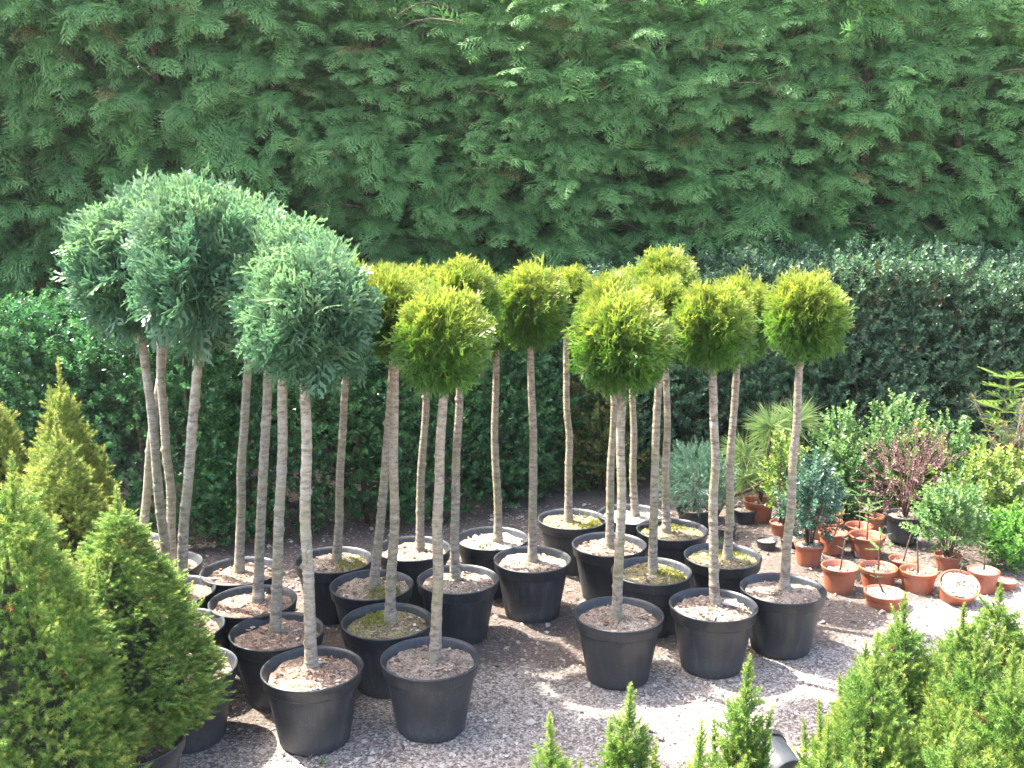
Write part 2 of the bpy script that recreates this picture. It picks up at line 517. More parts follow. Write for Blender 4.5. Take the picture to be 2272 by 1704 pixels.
def needle_shoot(n=34, L=0.032, nl=0.010, w=0.0016, seed=0, ang=52, taper=0.35):
    """spruce shoot along +Y bristling with needles, one thin triangle each"""
    rg = np.random.default_rng(seed)
    V, F, T = [], [], []
    V += [(-0.001, 0, 0), (0.001, 0, 0), (0, L, 0)]; F.append((0, 1, 2)); T += [0, 0, 0.4]
    for i in range(n):
        t = (i + 0.5) / n
        y = L * t
        a = i * 2.39996 + rg.uniform(-0.3, 0.3)
        sp = R(ang * (1 - 0.55 * t ** 2) + rg.uniform(-10, 10))
        d = np.array([math.sin(sp) * math.cos(a), math.cos(sp), math.sin(sp) * math.sin(a)])
        side = np.cross(d, rg.normal(size=3)); side /= np.linalg.norm(side) + 1e-9
        p0 = np.array([0, y, 0]); l = nl * rg.uniform(0.75, 1.15) * (1 - taper * t ** 3)
        b = len(V)
        V += [p0 - side * w / 2, p0 + side * w / 2, p0 + d * l]
        F.append((b, b + 1, b + 2)); T += [t * 0.8, t * 0.8, min(1, 0.25 + t)]
    return Proto(np.array(V, float), F, np.array(T, float))

FR_H = [frond(7, 44, 2, 0.070, 0.50, 0.03, s, 0.30) for s in range(4)]
FR_B = [frond(9, 42, 3, 0.075, 0.50, 0.04, 20 + s, 0.20) for s in range(4)]
FR_G = [frond(6, 36, 2, 0.075, 0.42, 0.06, 40 + s, 0.08) for s in range(4)]
LS_BOX = [leaf_shoot(6, 0.105, 0.030, 0.017, s) for s in range(4)]
LS_SML = [leaf_shoot(6, 0.085, 0.024, 0.015, 10 + s) for s in range(4)]
LS_TINY = [leaf_shoot(8, 0.085, 0.013, 0.008, 30 + s) for s in range(3)]
NS = [needle_shoot(27, 0.025, 0.0108, 0.0023, s, 62) for s in range(4)]
NS_B = [needle_shoot(36, 0.055, 0.016, 0.0022, 60 + s) for s in range(3)]

# ------------------------------------------------------------------ tall conifer hedge
def bough(seed):
    """an arching side branch with sprays to both sides: axis +Y"""
    rg = np.random.default_rng(seed)
    n = 11
    L = rg.uniform(0.34, 0.46)
    s = np.linspace(0.12, 1.0, n)
    y = L * s; z = 0.10 * np.sin(s * 2.3) - 0.16 * s ** 2
    pos = np.stack([0.03 * np.sin(s * 5 + seed), y, z], -1)
    tang = np.gradient(pos, axis=0)
    side = np.where(np.arange(n) % 2 == 0, 1.0, -1.0)
    d = nrm(tang) * 0.75 + np.stack([side * rg.uniform(0.45, 0.85, n), np.zeros(n), rg.uniform(-0.45, 0.1, n)], -1)
    d[-1] = tang[-1]
    up = np.stack([rg.normal(0, 0.3, n), rg.normal(0.25, 0.25, n), np.ones(n)], -1)
    size = rg.uniform(0.13, 0.19, n) * (1.1 - 0.25 * s)
    V, F, ti, tp = scatter(FR_H, pos, frames(d, up), size, tint=np.zeros(n))
    tp = np.clip(tp * (0.35 + 0.75 * np.interp(V[:, 1], [0, L], [0, 1])), 0, 1)
    # twig
    tv, tf = tube(pos[::3], np.linspace(0.004, 0.0015, len(pos[::3])), 3)
    F = np.concatenate([F, tf + len(V)]); V = np.concatenate([V, tv]); tp = np.concatenate([tp, np.zeros(len(tv))])
    return Proto(V, F, tp)
BOUGH = [bough(100 + k) for k in range(6)]

def hedge_segment(W, Ht, seed, dens=108, depth=0.55):
    """a stretch of hedge W wide along X, its full face toward -Y, a thinner one toward +Y"""
    global rng
    rng = np.random.default_rng(seed)
    parts = []
    for face, dn, zlo in ((-1, dens, 0.55), (1, 34, 0.05)):
        n = int(W * (Ht - zlo) * dn)
        x = rng.uniform(-W / 2, W / 2, n); z = zlo + (Ht - zlo) * rng.random(n)
        bul = 0.15 * fbm(x * 2.2, z * 2.2, seed + face, 3, 2.2)
        keep = fbm(x * 2, z * 2, seed + 7 + face, 2, 3.4) > -1.5
        taper = 1 - 0.35 * (z / Ht) ** 3
        y = face * (depth * taper + bul) - face * 0.28 - face * np.abs(rng.normal(0, 0.08, n))
        pos = np.stack([x, y, z], -1)[keep]
        m = len(pos)
        d = np.stack([rng.normal(0, 0.65, m), face * np.ones(m), rng.uniform(-0.45, 0.6, m)], -1)
        up = np.stack([rng.normal(0, 0.3, m), face * rng.uniform(0.3, 1.0, m), np.ones(m) * 0.8], -1)
        sz = rng.uniform(0.5, 0.82, m) if face < 0 else rng.uniform(0.9, 1.3, m)
        parts.append(scatter(BOUGH, pos, frames(d, up), sz))
    n = int(W * Ht * 60)
    pos = np.stack([rng.uniform(-W / 2, W / 2, n), rng.uniform(-0.02, 0.26, n), rng.uniform(0.3, Ht - 0.3, n)], -1)
    d = rng.normal(0, 1, (n, 3)); d[:, 1] *= 0.5
    up = rng.normal(0, 0.5, (n, 3)); up[:, 1] += rng.choice([-1, 1], n)
    parts.append(scatter(BOUGH, pos, frames(d, up), rng.uniform(0.95, 1.25, n)))
    n = int(W * 28)
    pos = np.stack([rng.uniform(-W / 2, W / 2, n), rng.uniform(-0.28, 0.28, n), Ht - 0.25 + rng.uniform(-0.15, 0.15, n)], -1)
    d = np.stack([rng.normal(0, 0.35, n), rng.normal(0, 0.35, n), np.ones(n)], -1)
    parts.append(scatter(BOUGH, pos, frames(d, rand_unit(n)), rng.uniform(0.8, 1.2, n)))
    return leaf_mesh('hedge_foliage', join(parts))

HSEG = [hedge_segment(1.42, 4.1, 200 + k) for k in range(3)]
hedge = thing('conifer_hedge', 'towering dense green conifer hedge forming the back wall of the nursery yard', 'hedge', (0, 6.75, 0), (0, 0, R(5)))
HEDGE_H = [1.12, 1.12, 1.10, 0.98, 0.79, 0.77, 0.78, 0.765, 0.75]
for i in range(9):
    o = obj('foliage', HSEG[i % 3], M['hedge'], hedge, ((i - 4.6) * 1.32, 0.08 * math.sin(i * 2.1), 0), (0, 0, 0),
            (1 if (i // 3) % 2 else -1, 1, HEDGE_H[i]), 'stuff')
for i in range(8):
    obj('foliage', HSEG[(i + 1) % 3], M['hedge'], hedge, ((i - 4.1) * 1.32, 0.62 + 0.06 * math.sin(i * 1.3), 0), (0, 0, 0),
        (-1 if (i // 3) % 2 else 1, 1, 0.97 * min(HEDGE_H[i], HEDGE_H[i + 1])), 'stuff')
for i in range(17):
    x = -6.2 + i * 0.66 + rng.uniform(-0.1, 0.1)
    zz = np.linspace(0, 3.5 if x < -1.6 else 2.7, 12)
    pts = np.stack([x + 0.04 * np.sin(zz * 2 + i), 0.05 * np.cos(zz * 1.7 + i), zz], -1)
    v, f = tube(pts, np.linspace(0.055, 0.02, 12), 8, 0.06, i)
    obj('trunk', tri_mesh('hedge_trunk', v, f, smooth=True), M['barkb'], hedge)
for i in range(60):
    x = rng.uniform(-4.5, 5.0); z = rng.uniform(0.9, 3.0); sx = rng.choice([-1, 1])
    s = np.linspace(0, 1, 7)
    ln = rng.uniform(0.35, 0.7)
    pts = np.stack([x + sx * s * ln * 0.8, -0.05 - s * ln * 0.75 , z + 0.10 * np.sin(s * 3) + s * rng.uniform(-0.25, 0.2)], -1)
    v, f = tube(pts, np.linspace(0.009, 0.003, 7), 5, 0.05, i)
    obj('branch', tri_mesh('hedge_branch', v, f, smooth=True), M['barkb'], hedge)

# ------------------------------------------------------------------ box hedges
def box_segment(W, Ht, D, seed, dens=350, shoots=LS_BOX, bulge=0.07):
    global rng
    rng = np.random.default_rng(seed)
    parts = []
    def put(pos, nv, upz, size):
        m = len(pos)
        d = nv + rng.normal(0, 0.45, (m, 3)); d[:, 2] += upz
        parts.append(scatter(shoots, pos, frames(d, rand_unit(m)), size * rng.uniform(0.8, 1.25, m), tipmul=rng.uniform(0.2, 1.0, m) ** 1.5))
    for layer in (0.0, 0.09):
        for face in (-1, 1):
            n = int(W * Ht * dens * (0.75 if layer else 1.0))
            x = rng.uniform(-W / 2, W / 2, n); z = rng.uniform(0.02, Ht, n)
            y = face * (D / 2 - 0.08 - layer + bulge * fbm(x, z, seed + face, 4, 4.0) - 0.10 * (z / Ht) ** 4)
            put(np.stack([x, y, z], -1), np.array([0, face, 0.0]), 0.75, 1.0)
        for face in (-1, 1):
            n = int(D * Ht * dens * 0.5)
            y = rng.uniform(-D / 2, D / 2, n) * 0.85; z = rng.uniform(0.02, Ht, n)
            x = face * (W / 2 - 0.05 - layer + bulge * fbm(y, z, seed + 3 * face, 3, 4.0))
            put(np.stack([x, y, z], -1), np.array([face, 0, 0.0]), 0.6, 1.0)
        n = int(W * D * dens)
        x = rng.uniform(-W / 2, W / 2, n); y = rng.uniform(-D / 2, D / 2, n) * 0.95
        z = Ht - 0.08 - layer + 1.3 * bulge * fbm(x, y, seed + 9, 4, 5.0) + 0.10 * (rng.random(n) < 0.07) * rng.random(n)
        put(np.stack([x, y, z], -1), np.array([0, 0, 0.6]), 0.5, 1.0)
    return leaf_mesh('box_foliage', join(parts))

BSEG = [box_segment(0.95, 1.27, 0.75, 300 + k) for k in range(2)]
bx = thing('box_hedge', 'clipped dark glossy box hedge running behind the left half of the potted trees', 'hedge', (0, 0, 0))
BPOS = [(-3.55, 4.92, 0), (-2.72, 4.90, 3), (-1.88, 4.90, 1), (-1.10, 5.08, 22), (-0.36, 5.42, 28), (0.18, 5.80, 30)]
for i, (x, y, a) in enumerate(BPOS):
    obj('foliage', BSEG[i % 2], M['box'], bx, (x, y, 0), (0, 0, R(a + (180 if i in (1, 4) else 0))), (1 if i != 3 else -1, 1, 0.875 + 0.03 * math.sin(i * 2)), 'stuff')
for i, (x, y, a) in enumerate(BPOS):
    for k in range(3):
        s = np.linspace(0, 1, 6)
        bx0 = x - 0.3 + 0.3 * k
        pts = np.stack([bx0 + 0.05 * np.sin(s * 3 + k), y + 0.05 * np.cos(s * 4 + i), s * 1.05], -1)
        v, f = tube(pts, np.linspace(0.014, 0.006, 6), 6, 0.05, i)
        obj('stem', tri_mesh('box_stem', v, f, smooth=True), M['barkb'], bx)
BSEG2 = [box_segment(1.05, 1.32, 0.9, 320, 350, LS_BOX, 0.11)]
bx2 = thing('box_hedge', 'shaggy untrimmed box hedge behind the terracotta pots and the long-needled pine', 'hedge', (0, 0, 0))
BPOS2 = [(0.95, 6.12, 4, 0.92), (1.85, 6.18, 2, 0.97), (2.78, 6.15, -3, 0.96), (3.65, 5.95, -10, 0.97), (4.5, 5.75, -12, 0.97)]
for i, (x, y, a, h) in enumerate(BPOS2):
    obj('foliage', BSEG2[0], M['boxr'], bx2, (x, y, 0), (0, 0, R(a + (180 if i in (1, 2) else 0))), (1 if i % 2 else -1, 1, h), 'stuff')
    for k in range(3):
        s = np.linspace(0, 1, 6)
        pts = np.stack([x - 0.3 + 0.3 * k + 0.05 * np.sin(s * 3 + k), y + 0.05 * np.cos(s * 4 + i), s * 1.1], -1)
        v, f = tube(pts, np.linspace(0.014, 0.006, 6), 6, 0.05, i)
        obj('stem', tri_mesh('box_stem', v, f, smooth=True), M['barkb'], bx2)

# ------------------------------------------------------------------ pots and their soil
def pot_meshes(r, h, name, seg=44, taper=0.69, band=0.17):
    """body and rim of a nursery pot with top radius r and height h"""
    bt = r * 0.905; bb = r * taper
    zb = h * (1 - band)
    body = [(bb * 0.96, 0.0), (bb, 0.004)]
    for k in range(1, 7):
        t = k / 6; body.append((bb + (bt - bb) * t, 0.004 + (zb - 0.004) * t))
    body += [(bt - 0.001, zb + 0.004), (bt - 0.006, zb + 0.003), (bt - 0.007, zb - 0.02), (bb + (bt - bb) * 0.55 - 0.007, h * 0.5)]
    v, f = lathe(body, seg)
    bm = tri_mesh(name + '_body', v, f, smooth=True)
    rim = [(bt - 0.002, zb - 0.001), (r * 0.955, zb - 0.002), (r * 0.962, zb + 0.002), (r * 0.985, h - 0.007), (r, h - 0.005), (r, h - 0.001), (r - 0.002, h + 0.001),
           (r - 0.006, h), (r * 0.97 - 0.007, h - 0.010), (bt - 0.0065, zb + 0.001)]
    v, f = lathe(rim, seg, False)
    rm = tri_mesh(name + '_rim', v, f, smooth=True)
    return bm, rm

def soil_mesh(r, seed, hump=0.012):
    rg = np.random.default_rng(seed)
    nr, seg = 12, 40
    V = [(0, 0, hump)]; F = []
    for i in range(1, nr + 1):
        for j in range(seg):
            a = 2 * math.pi * j / seg; q = r * i / nr
            z = hump * (1 - (i / nr) ** 2) + rg.normal(0, 0.0035) + 0.006 * math.sin(3 * a + seed) * (i / nr)
            V.append((q * math.cos(a), q * math.sin(a), z))
    for j in range(seg):
        F.append((0, 1 + j, 1 + (j + 1) % seg))
    for i in range(nr - 1):
        for j in range(seg):
            p, q = 1 + i * seg + j, 1 + i * seg + (j + 1) % seg
            F += [(p, p + seg, q), (q, p + seg, q + seg)]
    return tri_mesh('soil', V, F, smooth=True)

def litter_mesh(r, seed, n=260, big=1.0):
    """chips, bark flakes, grit lying on the soil"""
    global rng
    rng = np.random.default_rng(seed)
    q = r * np.sqrt(rng.random(n)) * 0.97; a = rng.uniform(0, 2 * np.pi, n)
    pos = np.stack([q * np.cos(a), q * np.sin(a), 0.011 * (1 - (q / r) ** 2) + 0.003 * rng.random(n)], -1)
    Mx = rotz_rand(n, 0.35)
    Mx[:, :, 1] *= rng.uniform(0.8, 2.6, (n, 1)); Mx[:, :, 2] *= 0.45
    d = scatter(STONE, pos, Mx, big * rng.uniform(0.002, 0.0062, n) * (1 + (rng.random(n) < 0.05)))
    return leaf_mesh('litter', d)

def moss_mesh(r, seed, a0, spread, n=420):
    global rng
    rng = np.random.default_rng(seed)
    q = r * np.sqrt(rng.random(n)) * 0.95; a = a0 + rng.normal(0, spread, n)
    k = fbm(q * np.cos(a), q * np.sin(a), seed, 3, 30.0) > -0.3
    q, a = q[k], a[k]; m = len(q)
    pos = np.stack([q * np.cos(a), q * np.sin(a), 0.010 * (1 - (q / r) ** 2) + 0.002 + 0 * q], -1)
    d = np.stack([rng.normal(0, 0.6, m), rng.normal(0, 0.6, m), np.ones(m)], -1)
    return leaf_mesh('moss', scatter(MOSSP, pos, frames(d, rand_unit(m)), rng.uniform(0.35, 0.75, m)))
MOSSP = [needle_shoot(14, 0.012, 0.010, 0.003, 90 + s, 70) for s in range(2)]

PB, PR_ = pot_meshes(0.157, 0.235, 'pot')
SOILS = [soil_mesh(0.139, k) for k in range(4)]
LIT = [litter_mesh(0.137, 400 + k) for k in range(4)]
MOSS = [moss_mesh(0.137, 440 + k, a, s) for k, (a, s) in enumerate([(-0.9, 0.7), (2.0, 0.8), (0.3, 0.6)])]
SOILV = {}
def soil_var(k, matname):
    if (k, matname) not in SOILV:
        m = SOILS[k].copy(); m.materials.clear(); m.materials.append(M[matname]); SOILV[(k, matname)] = m
    return SOILV[(k, matname)]

def add_pot(parent, i, soilmat='soil', moss=None, lit=True, h=0.207, sc_=1.0, rot=0.0):
    p = obj('pot', PB, M['pot'], parent, rot=(0, 0, rot), scale=(sc_, sc_, sc_))
    obj('rim', PR_, M['pot'], p)
    obj('soil', soil_var(i % 4, soilmat), None, parent, (0, 0, h * sc_), (0, 0, i * 1.3), (sc_,) * 3)
    if lit:
        obj('litter', LIT[i % 4], M['litter'], parent, (0, 0, (h + 0.002) * sc_), (0, 0, i * 2.1), (sc_,) * 3, 'stuff')
    if moss is not None:
        obj('moss', MOSS[moss], M['moss'], parent, (0, 0, (h + 0.001) * sc_), (0, 0, i * 0.37), (sc_,) * 3, 'stuff')

# ------------------------------------------------------------------ ball topiary trees
def crown_green(seed, n=1900):
    global rng
    rng = np.random.default_rng(seed)
    u = rand_unit(n)
    rad = np.where(rng.random(n) < 0.72, rng.uniform(0.80, 0.97, n), rng.uniform(0.45, 0.8, n))
    lump = 1 + 0.12 * fbm(u[:, 0] * 3 + seed, u[:, 1] * 3 + u[:, 2] * 2, seed, 3, 1.6)
    pos = u * (rad * lump)[:, None]
    pos -= u * 0.32
    d = u * 0.95 + rng.normal(0, 0.42, (n, 3)); d[:, 2] += 0.28 - 0.25 * (u[:, 2] < -0.35)
    up = np.cross(u, np.array([0, 0, 1.0])) + rng.normal(0, 0.45, (n, 3))
    sz = rng.uniform(0.32, 0.54, n)
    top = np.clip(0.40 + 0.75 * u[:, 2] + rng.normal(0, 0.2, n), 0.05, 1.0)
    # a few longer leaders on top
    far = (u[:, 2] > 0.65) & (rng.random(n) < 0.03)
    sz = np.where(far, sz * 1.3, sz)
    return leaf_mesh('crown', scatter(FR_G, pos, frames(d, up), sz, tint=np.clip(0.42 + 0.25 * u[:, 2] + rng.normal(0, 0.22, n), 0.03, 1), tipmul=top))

def crown_blue(seed, n=1350):
    global rng
    rng = np.random.default_rng(seed)
    u = rand_unit(n)
    rad = np.where(rng.random(n) < 0.7, rng.uniform(0.78, 0.98, n), rng.uniform(0.4, 0.78, n))
    lump = 1 + 0.15 * fbm(u[:, 0] * 3 + seed, u[:, 1] * 3 + u[:, 2] * 2, seed, 3, 1.5)
    pos = u * (rad * lump)[:, None] - u * 0.36
    tang = np.array([0, 0, 1.0]) - u * u[:, 2:3]
    d = u * 0.62 + tang * 0.45 + rng.normal(0, 0.38, (n, 3)); d[:, 2] += 0.12
    up = u * 1.0 + rng.normal(0, 0.55, (n, 3)); up[:, 2] += 0.3
    sz = rng.uniform(0.38, 0.74, n)
    far = (u[:, 2] > 0.55) & (rng.random(n) < 0.10)
    sz = np.where(far, sz * 1.3, sz)
    top = np.clip(0.45 + 0.5 * u[:, 2] + rng.normal(0, 0.2, n), 0.05, 1.0)
    return leaf_mesh('crown', scatter(FR_B, pos, frames(d, up), sz, tipmul=top))

CG = [crown_green(500 + k) for k in range(4)]
CB = [crown_blue(520 + k) for k in range(3)]

def stem_mesh(base, top, r0, r1, seed, knot=0.16):
    rg = np.random.default_rng(seed)
    n = 130 if r0 > 0.016 else 36
    s = np.linspace(0, 1, n)
    base, top = np.array(base), np.array(top)
    pts = base + (top - base) * s[:, None]
    wob = np.sin(np.pi * s)
    k1, k2, k3, k4 = rg.uniform(2.5, 8, 4)
    pts[:, 0] += wob * (0.006 * np.sin(s * k1 + rg.uniform(0, 6)) + 0.0022 * np.sin(s * k2 * 2.6 + rg.uniform(0, 6)))
    pts[:, 1] += wob * (0.006 * np.sin(s * k3 + rg.uniform(0, 6)) + 0.0022 * np.sin(s * k4 * 2.6 + rg.uniform(0, 6)))
    rad = r0 + (r1 - r0) * s
    rad = rad * (1 + 0.55 * np.exp(-s * 26))
    z = s
    k = rg.uniform(0, 0.05)
    seg = 12
    per = np.ones((n, seg))
    ja = np.arange(seg)
    while k < 1:
        dirn = rg.uniform(0, seg); wd = rg.uniform(0.004, 0.010); am = knot * rg.uniform(0.1, 1.0) * (2.2 if rg.random() < 0.25 else 1.0)
        da = np.minimum(np.abs(ja - dirn), seg - np.abs(ja - dirn))
        per += am * np.exp(-((z - k) / wd) ** 2)[:, None] * (0.18 + 1.2 * np.exp(-(da / 1.8) ** 2))[None]
        k += rg.uniform(0.015, 0.075)
    per += rg.normal(0, 0.018, (n, seg))
    a = np.linspace(0, 2 * np.pi, seg, endpoint=False)
    V = pts[:, None, :] + (rad[:, None] * per)[..., None] * np.stack([np.cos(a), np.sin(a), 0 * a], -1)[None]
    V = list(map(tuple, V.reshape(-1, 3)))
    F = []
    for i in range(n - 1):
        for j in range(seg):
            p, q = i * seg + j, i * seg + (j + 1) % seg
            F += [(p, q, q + seg), (p, q + seg, p + seg)]
    V.append(tuple(pts[-1]))
    F += [(len(V) - 1, (n - 1) * seg + j, (n - 1) * seg + (j + 1) % seg) for j in range(seg)]
    return tri_mesh('trunk', V, F, smooth=True)

GB, GG = 'blue-green ball trees on bare stems', 'green ball trees on bare stems'
TREES = [
 # kind, pot x, y | stem foot x, y | stem top x, z | crown x, z, rx, rz | soil, moss | label
 ('b', -1.257, 3.520, -1.280, 3.56, -1.314, 1.126, -1.327, 1.404, .205, .215, 'soil', None, 'blue-green ball tree with slanting pale stem, rising right behind the yellow-tipped cone spruces'),
 ('b', -1.391, 3.800, -1.359, 3.83, -1.373, 1.088, -1.310, 1.446, .205, .235, 'soil', None, 'blue-green ball tree with stem close beside another slanting stem, pot half hidden by spruce'),
 ('b', -1.610, 4.030, -1.568, 4.05, -1.413, 1.059, -1.345, 1.440, .205, .235, 'soil', None, 'rear blue-green ball tree by the box hedge, its pot hidden behind cone spruces'),
 ('b', -1.134, 3.202, -1.143, 3.25, -1.015, 1.188, -1.000, 1.440, .185, .245, 'soil', None, 'tall blue-green ball tree with a bright white sunlit edge along its pale stem'),
 ('b', -1.054, 3.723, -1.075, 3.75, -1.005, 0.964, -0.960, 1.380, .205, .235, 'soil', None, 'blue-green ball tree standing alone against the box hedge with a white stone on its soil'),
 ('b', -0.934, 3.423, -0.927, 3.46, -0.857, 1.011, -0.820, 1.360, .195, .225, 'soil', None, 'blue-green ball tree in the middle of its row, pot wedged between two others'),
 ('b', -0.788, 3.165, -0.802, 3.20, -0.770, 1.059, -0.690, 1.330, .185, .215, 'soil', None, 'blue-green ball tree with thick ringed stem, in the pot touching the foremost blue-green tree'),
 ('b', -0.616, 2.893, -0.630, 2.94, -0.628, 1.096, -0.591, 1.300, .172, .190, 'soil', None, 'foremost and lowest blue-green ball tree, in a black pot of brown soil'),
 ('g', -0.258, 2.964, -0.246, 2.98, -0.203, 1.082, -0.204, 1.240, .140, .155, 'soilg', None, 'bright green ball tree in the dusty pot beside the foremost blue-green tree'),
 ('g', -0.428, 3.248, -0.423, 3.28, -0.370, 1.105, -0.392, 1.280, .122, .150, 'soilm', 0, 'green ball tree in a mossy pot tucked behind the dusty front pot'),
 ('g', -0.527, 3.579, -0.524, 3.60, -0.433, 1.050, -0.410, 1.284, .125, .143, 'soilg', 1, 'green ball tree with strongly leaning knotty stem, in the pot behind the mossy one'),
 ('g', -0.715, 3.847, -0.712, 3.87, -0.651, 0.932, -0.620, 1.275, .122, .145, 'soilg', 1, 'green ball tree with lone thin stem, its top half hidden by the blue-green crowns'),
 ('g', -0.410, 3.980, -0.386, 4.00, -0.353, 0.897, -0.329, 1.239, .130, .160, 'soilg', None, 'green ball tree by the box hedge with pot mostly hidden by the pots before it'),
 ('g', -0.206, 3.636, -0.221, 3.68, -0.207, 0.919, -0.175, 1.287, .135, .152, 'soilg', None, 'green ball tree in a pot of glaring sunlit pale soil, behind the dusty front pot'),
 ('g', -0.085, 4.107, -0.061, 4.10, -0.054, 1.000, -0.084, 1.173, .118, .138, 'gritpale', None, 'green ball tree at the hedge with a green weed beside its stem on grey soil'),
 ('g', 0.082, 3.852, 0.083, 3.87, 0.074, 1.086, 0.073, 1.247, .140, .157, 'soilg', None, 'green ball tree with straight upright stem, alone between the two groups of pots'),
 ('g', 0.273, 4.374, 0.258, 4.38, 0.227, 0.947, 0.254, 1.233, .120, .135, 'soilm', 2, 'small-headed green ball tree in the rear pot nearest the end of the clipped hedge'),
 ('g', 0.408, 4.030, 0.412, 4.03, 0.428, 0.840, 0.395, 1.201, .128, .160, 'soil', None, 'green ball tree in the pot of bark-strewn soil directly behind the pale-soiled front pot'),
 ('g', 0.550, 4.443, 0.570, 4.46, 0.561, 0.767, 0.500, 1.206, .122, .148, 'gritpale', None, 'green ball tree in the rearmost pot, filled with pale grit'),
 ('g', 0.373, 3.307, 0.365, 3.31, 0.379, 1.009, 0.368, 1.186, .165, .165, 'soilg', None, 'largest light green ball tree, in the pale-soiled pot standing out on the gravel'),
 ('g', 0.543, 3.723, 0.550, 3.74, 0.549, 0.928, 0.562, 1.218, .132, .158, 'soilm', 0, 'green ball tree in a mossy pot wedged behind the two pots standing on gravel'),
 ('g', 0.703, 4.224, 0.680, 4.23, 0.658, 0.851, 0.642, 1.287, .135, .165, 'soilm', 2, 'highest green ball tree, its pot half covered with bright yellow moss'),
 ('g', 0.719, 3.389, 0.735, 3.43, 0.684, 1.049, 0.690, 1.228, .130, .152, 'soilg', None, 'green ball tree with a flat grey stone slab on its potting soil'),
 ('g', 0.856, 3.890, 0.877, 3.90, 0.873, 0.979, 0.899, 1.198, .125, .158, 'soilm', 0, 'green ball tree in the half mossy pot just behind the greenish front pot'),
 ('g', 1.008, 3.542, 1.025, 3.58, 1.019, 1.073, 1.048, 1.245, .140, .157, 'soilg', None, 'green ball tree leaning toward the pine, in the pot next to the terracotta pots'),
]
for i, (k, px, py, fx, fy, tx, tz, cx, cz, rx, rz, soilm, moss, lab) in enumerate(TREES):
    t = thing('ball_tree', lab, 'potted tree', (px, py, 0), group=GB if k == 'b' else GG)
    add_pot(t, i, soilm, moss, rot=i * 0.7)
    ty = py + 0.5 * (fy - py)
    base = (fx - px, fy - py, 0.200); top = (tx - px, ty - py, tz)
    r0, r1 = (0.0185, 0.0150) if k == 'b' else (0.0180, 0.0132)
    ctr = np.array([cx - px, ty - py, cz])
    ext = np.array(top) + (ctr - np.array(top)) * 0.45
    top = ext
    s = stem_mesh(base, top, r0, r1, 700 + i)
    tr = obj('trunk', s, M['barkp'] if k == 'b' else M['bark'], t)
    # limbs fanning out inside the crown
    rg = np.random.default_rng(900 + i)
    for q in range(6):
        a = q * 1.05 + rg.uniform(-0.3, 0.3)
        e = ctr + np.array([math.cos(a) * rx * 0.55, math.sin(a) * rx * 0.55, rg.uniform(0.0, 0.6) * rz])
        st = np.array(top) - np.array([0, 0, 0.008 * (q % 3)])
        m_ = (st + e) / 2 + np.array([0, 0, -0.02])
        v, f = tube([st, m_, e], [r1 * 0.55, r1 * 0.42, r1 * 0.2], 6, 0.05, q)
        obj('limb', tri_mesh('limb', v, f, smooth=True), M['bark'], tr)
    if i in (4, 22):
        p_ = STONE[i % 8]
        sv = p_.V * (np.array([0.017, 0.013, 0.014]) if i == 4 else np.array([0.042, 0.030, 0.010]))
        sm = tri_mesh('stone', sv, p_.F, {'tint': np.full(6, 0.97 if i == 4 else 0.55), 'tip': np.zeros(6)})
        obj('stone', sm, M['stone'], t, (-0.085, -0.055, 0.222) if i == 4 else (0.072, 0.045, 0.222), (0.1, 0.1, 0.6))
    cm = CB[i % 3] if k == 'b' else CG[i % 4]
    obj('crown', cm, M['blue'] if k == 'b' else M['green'], t, tuple(ctr), (rg.uniform(-0.12, 0.12), rg.uniform(-0.12, 0.12), rg.uniform(0, 6.28)), (rx * 1.10, rx * 1.10, rz * 1.04), 'stuff')

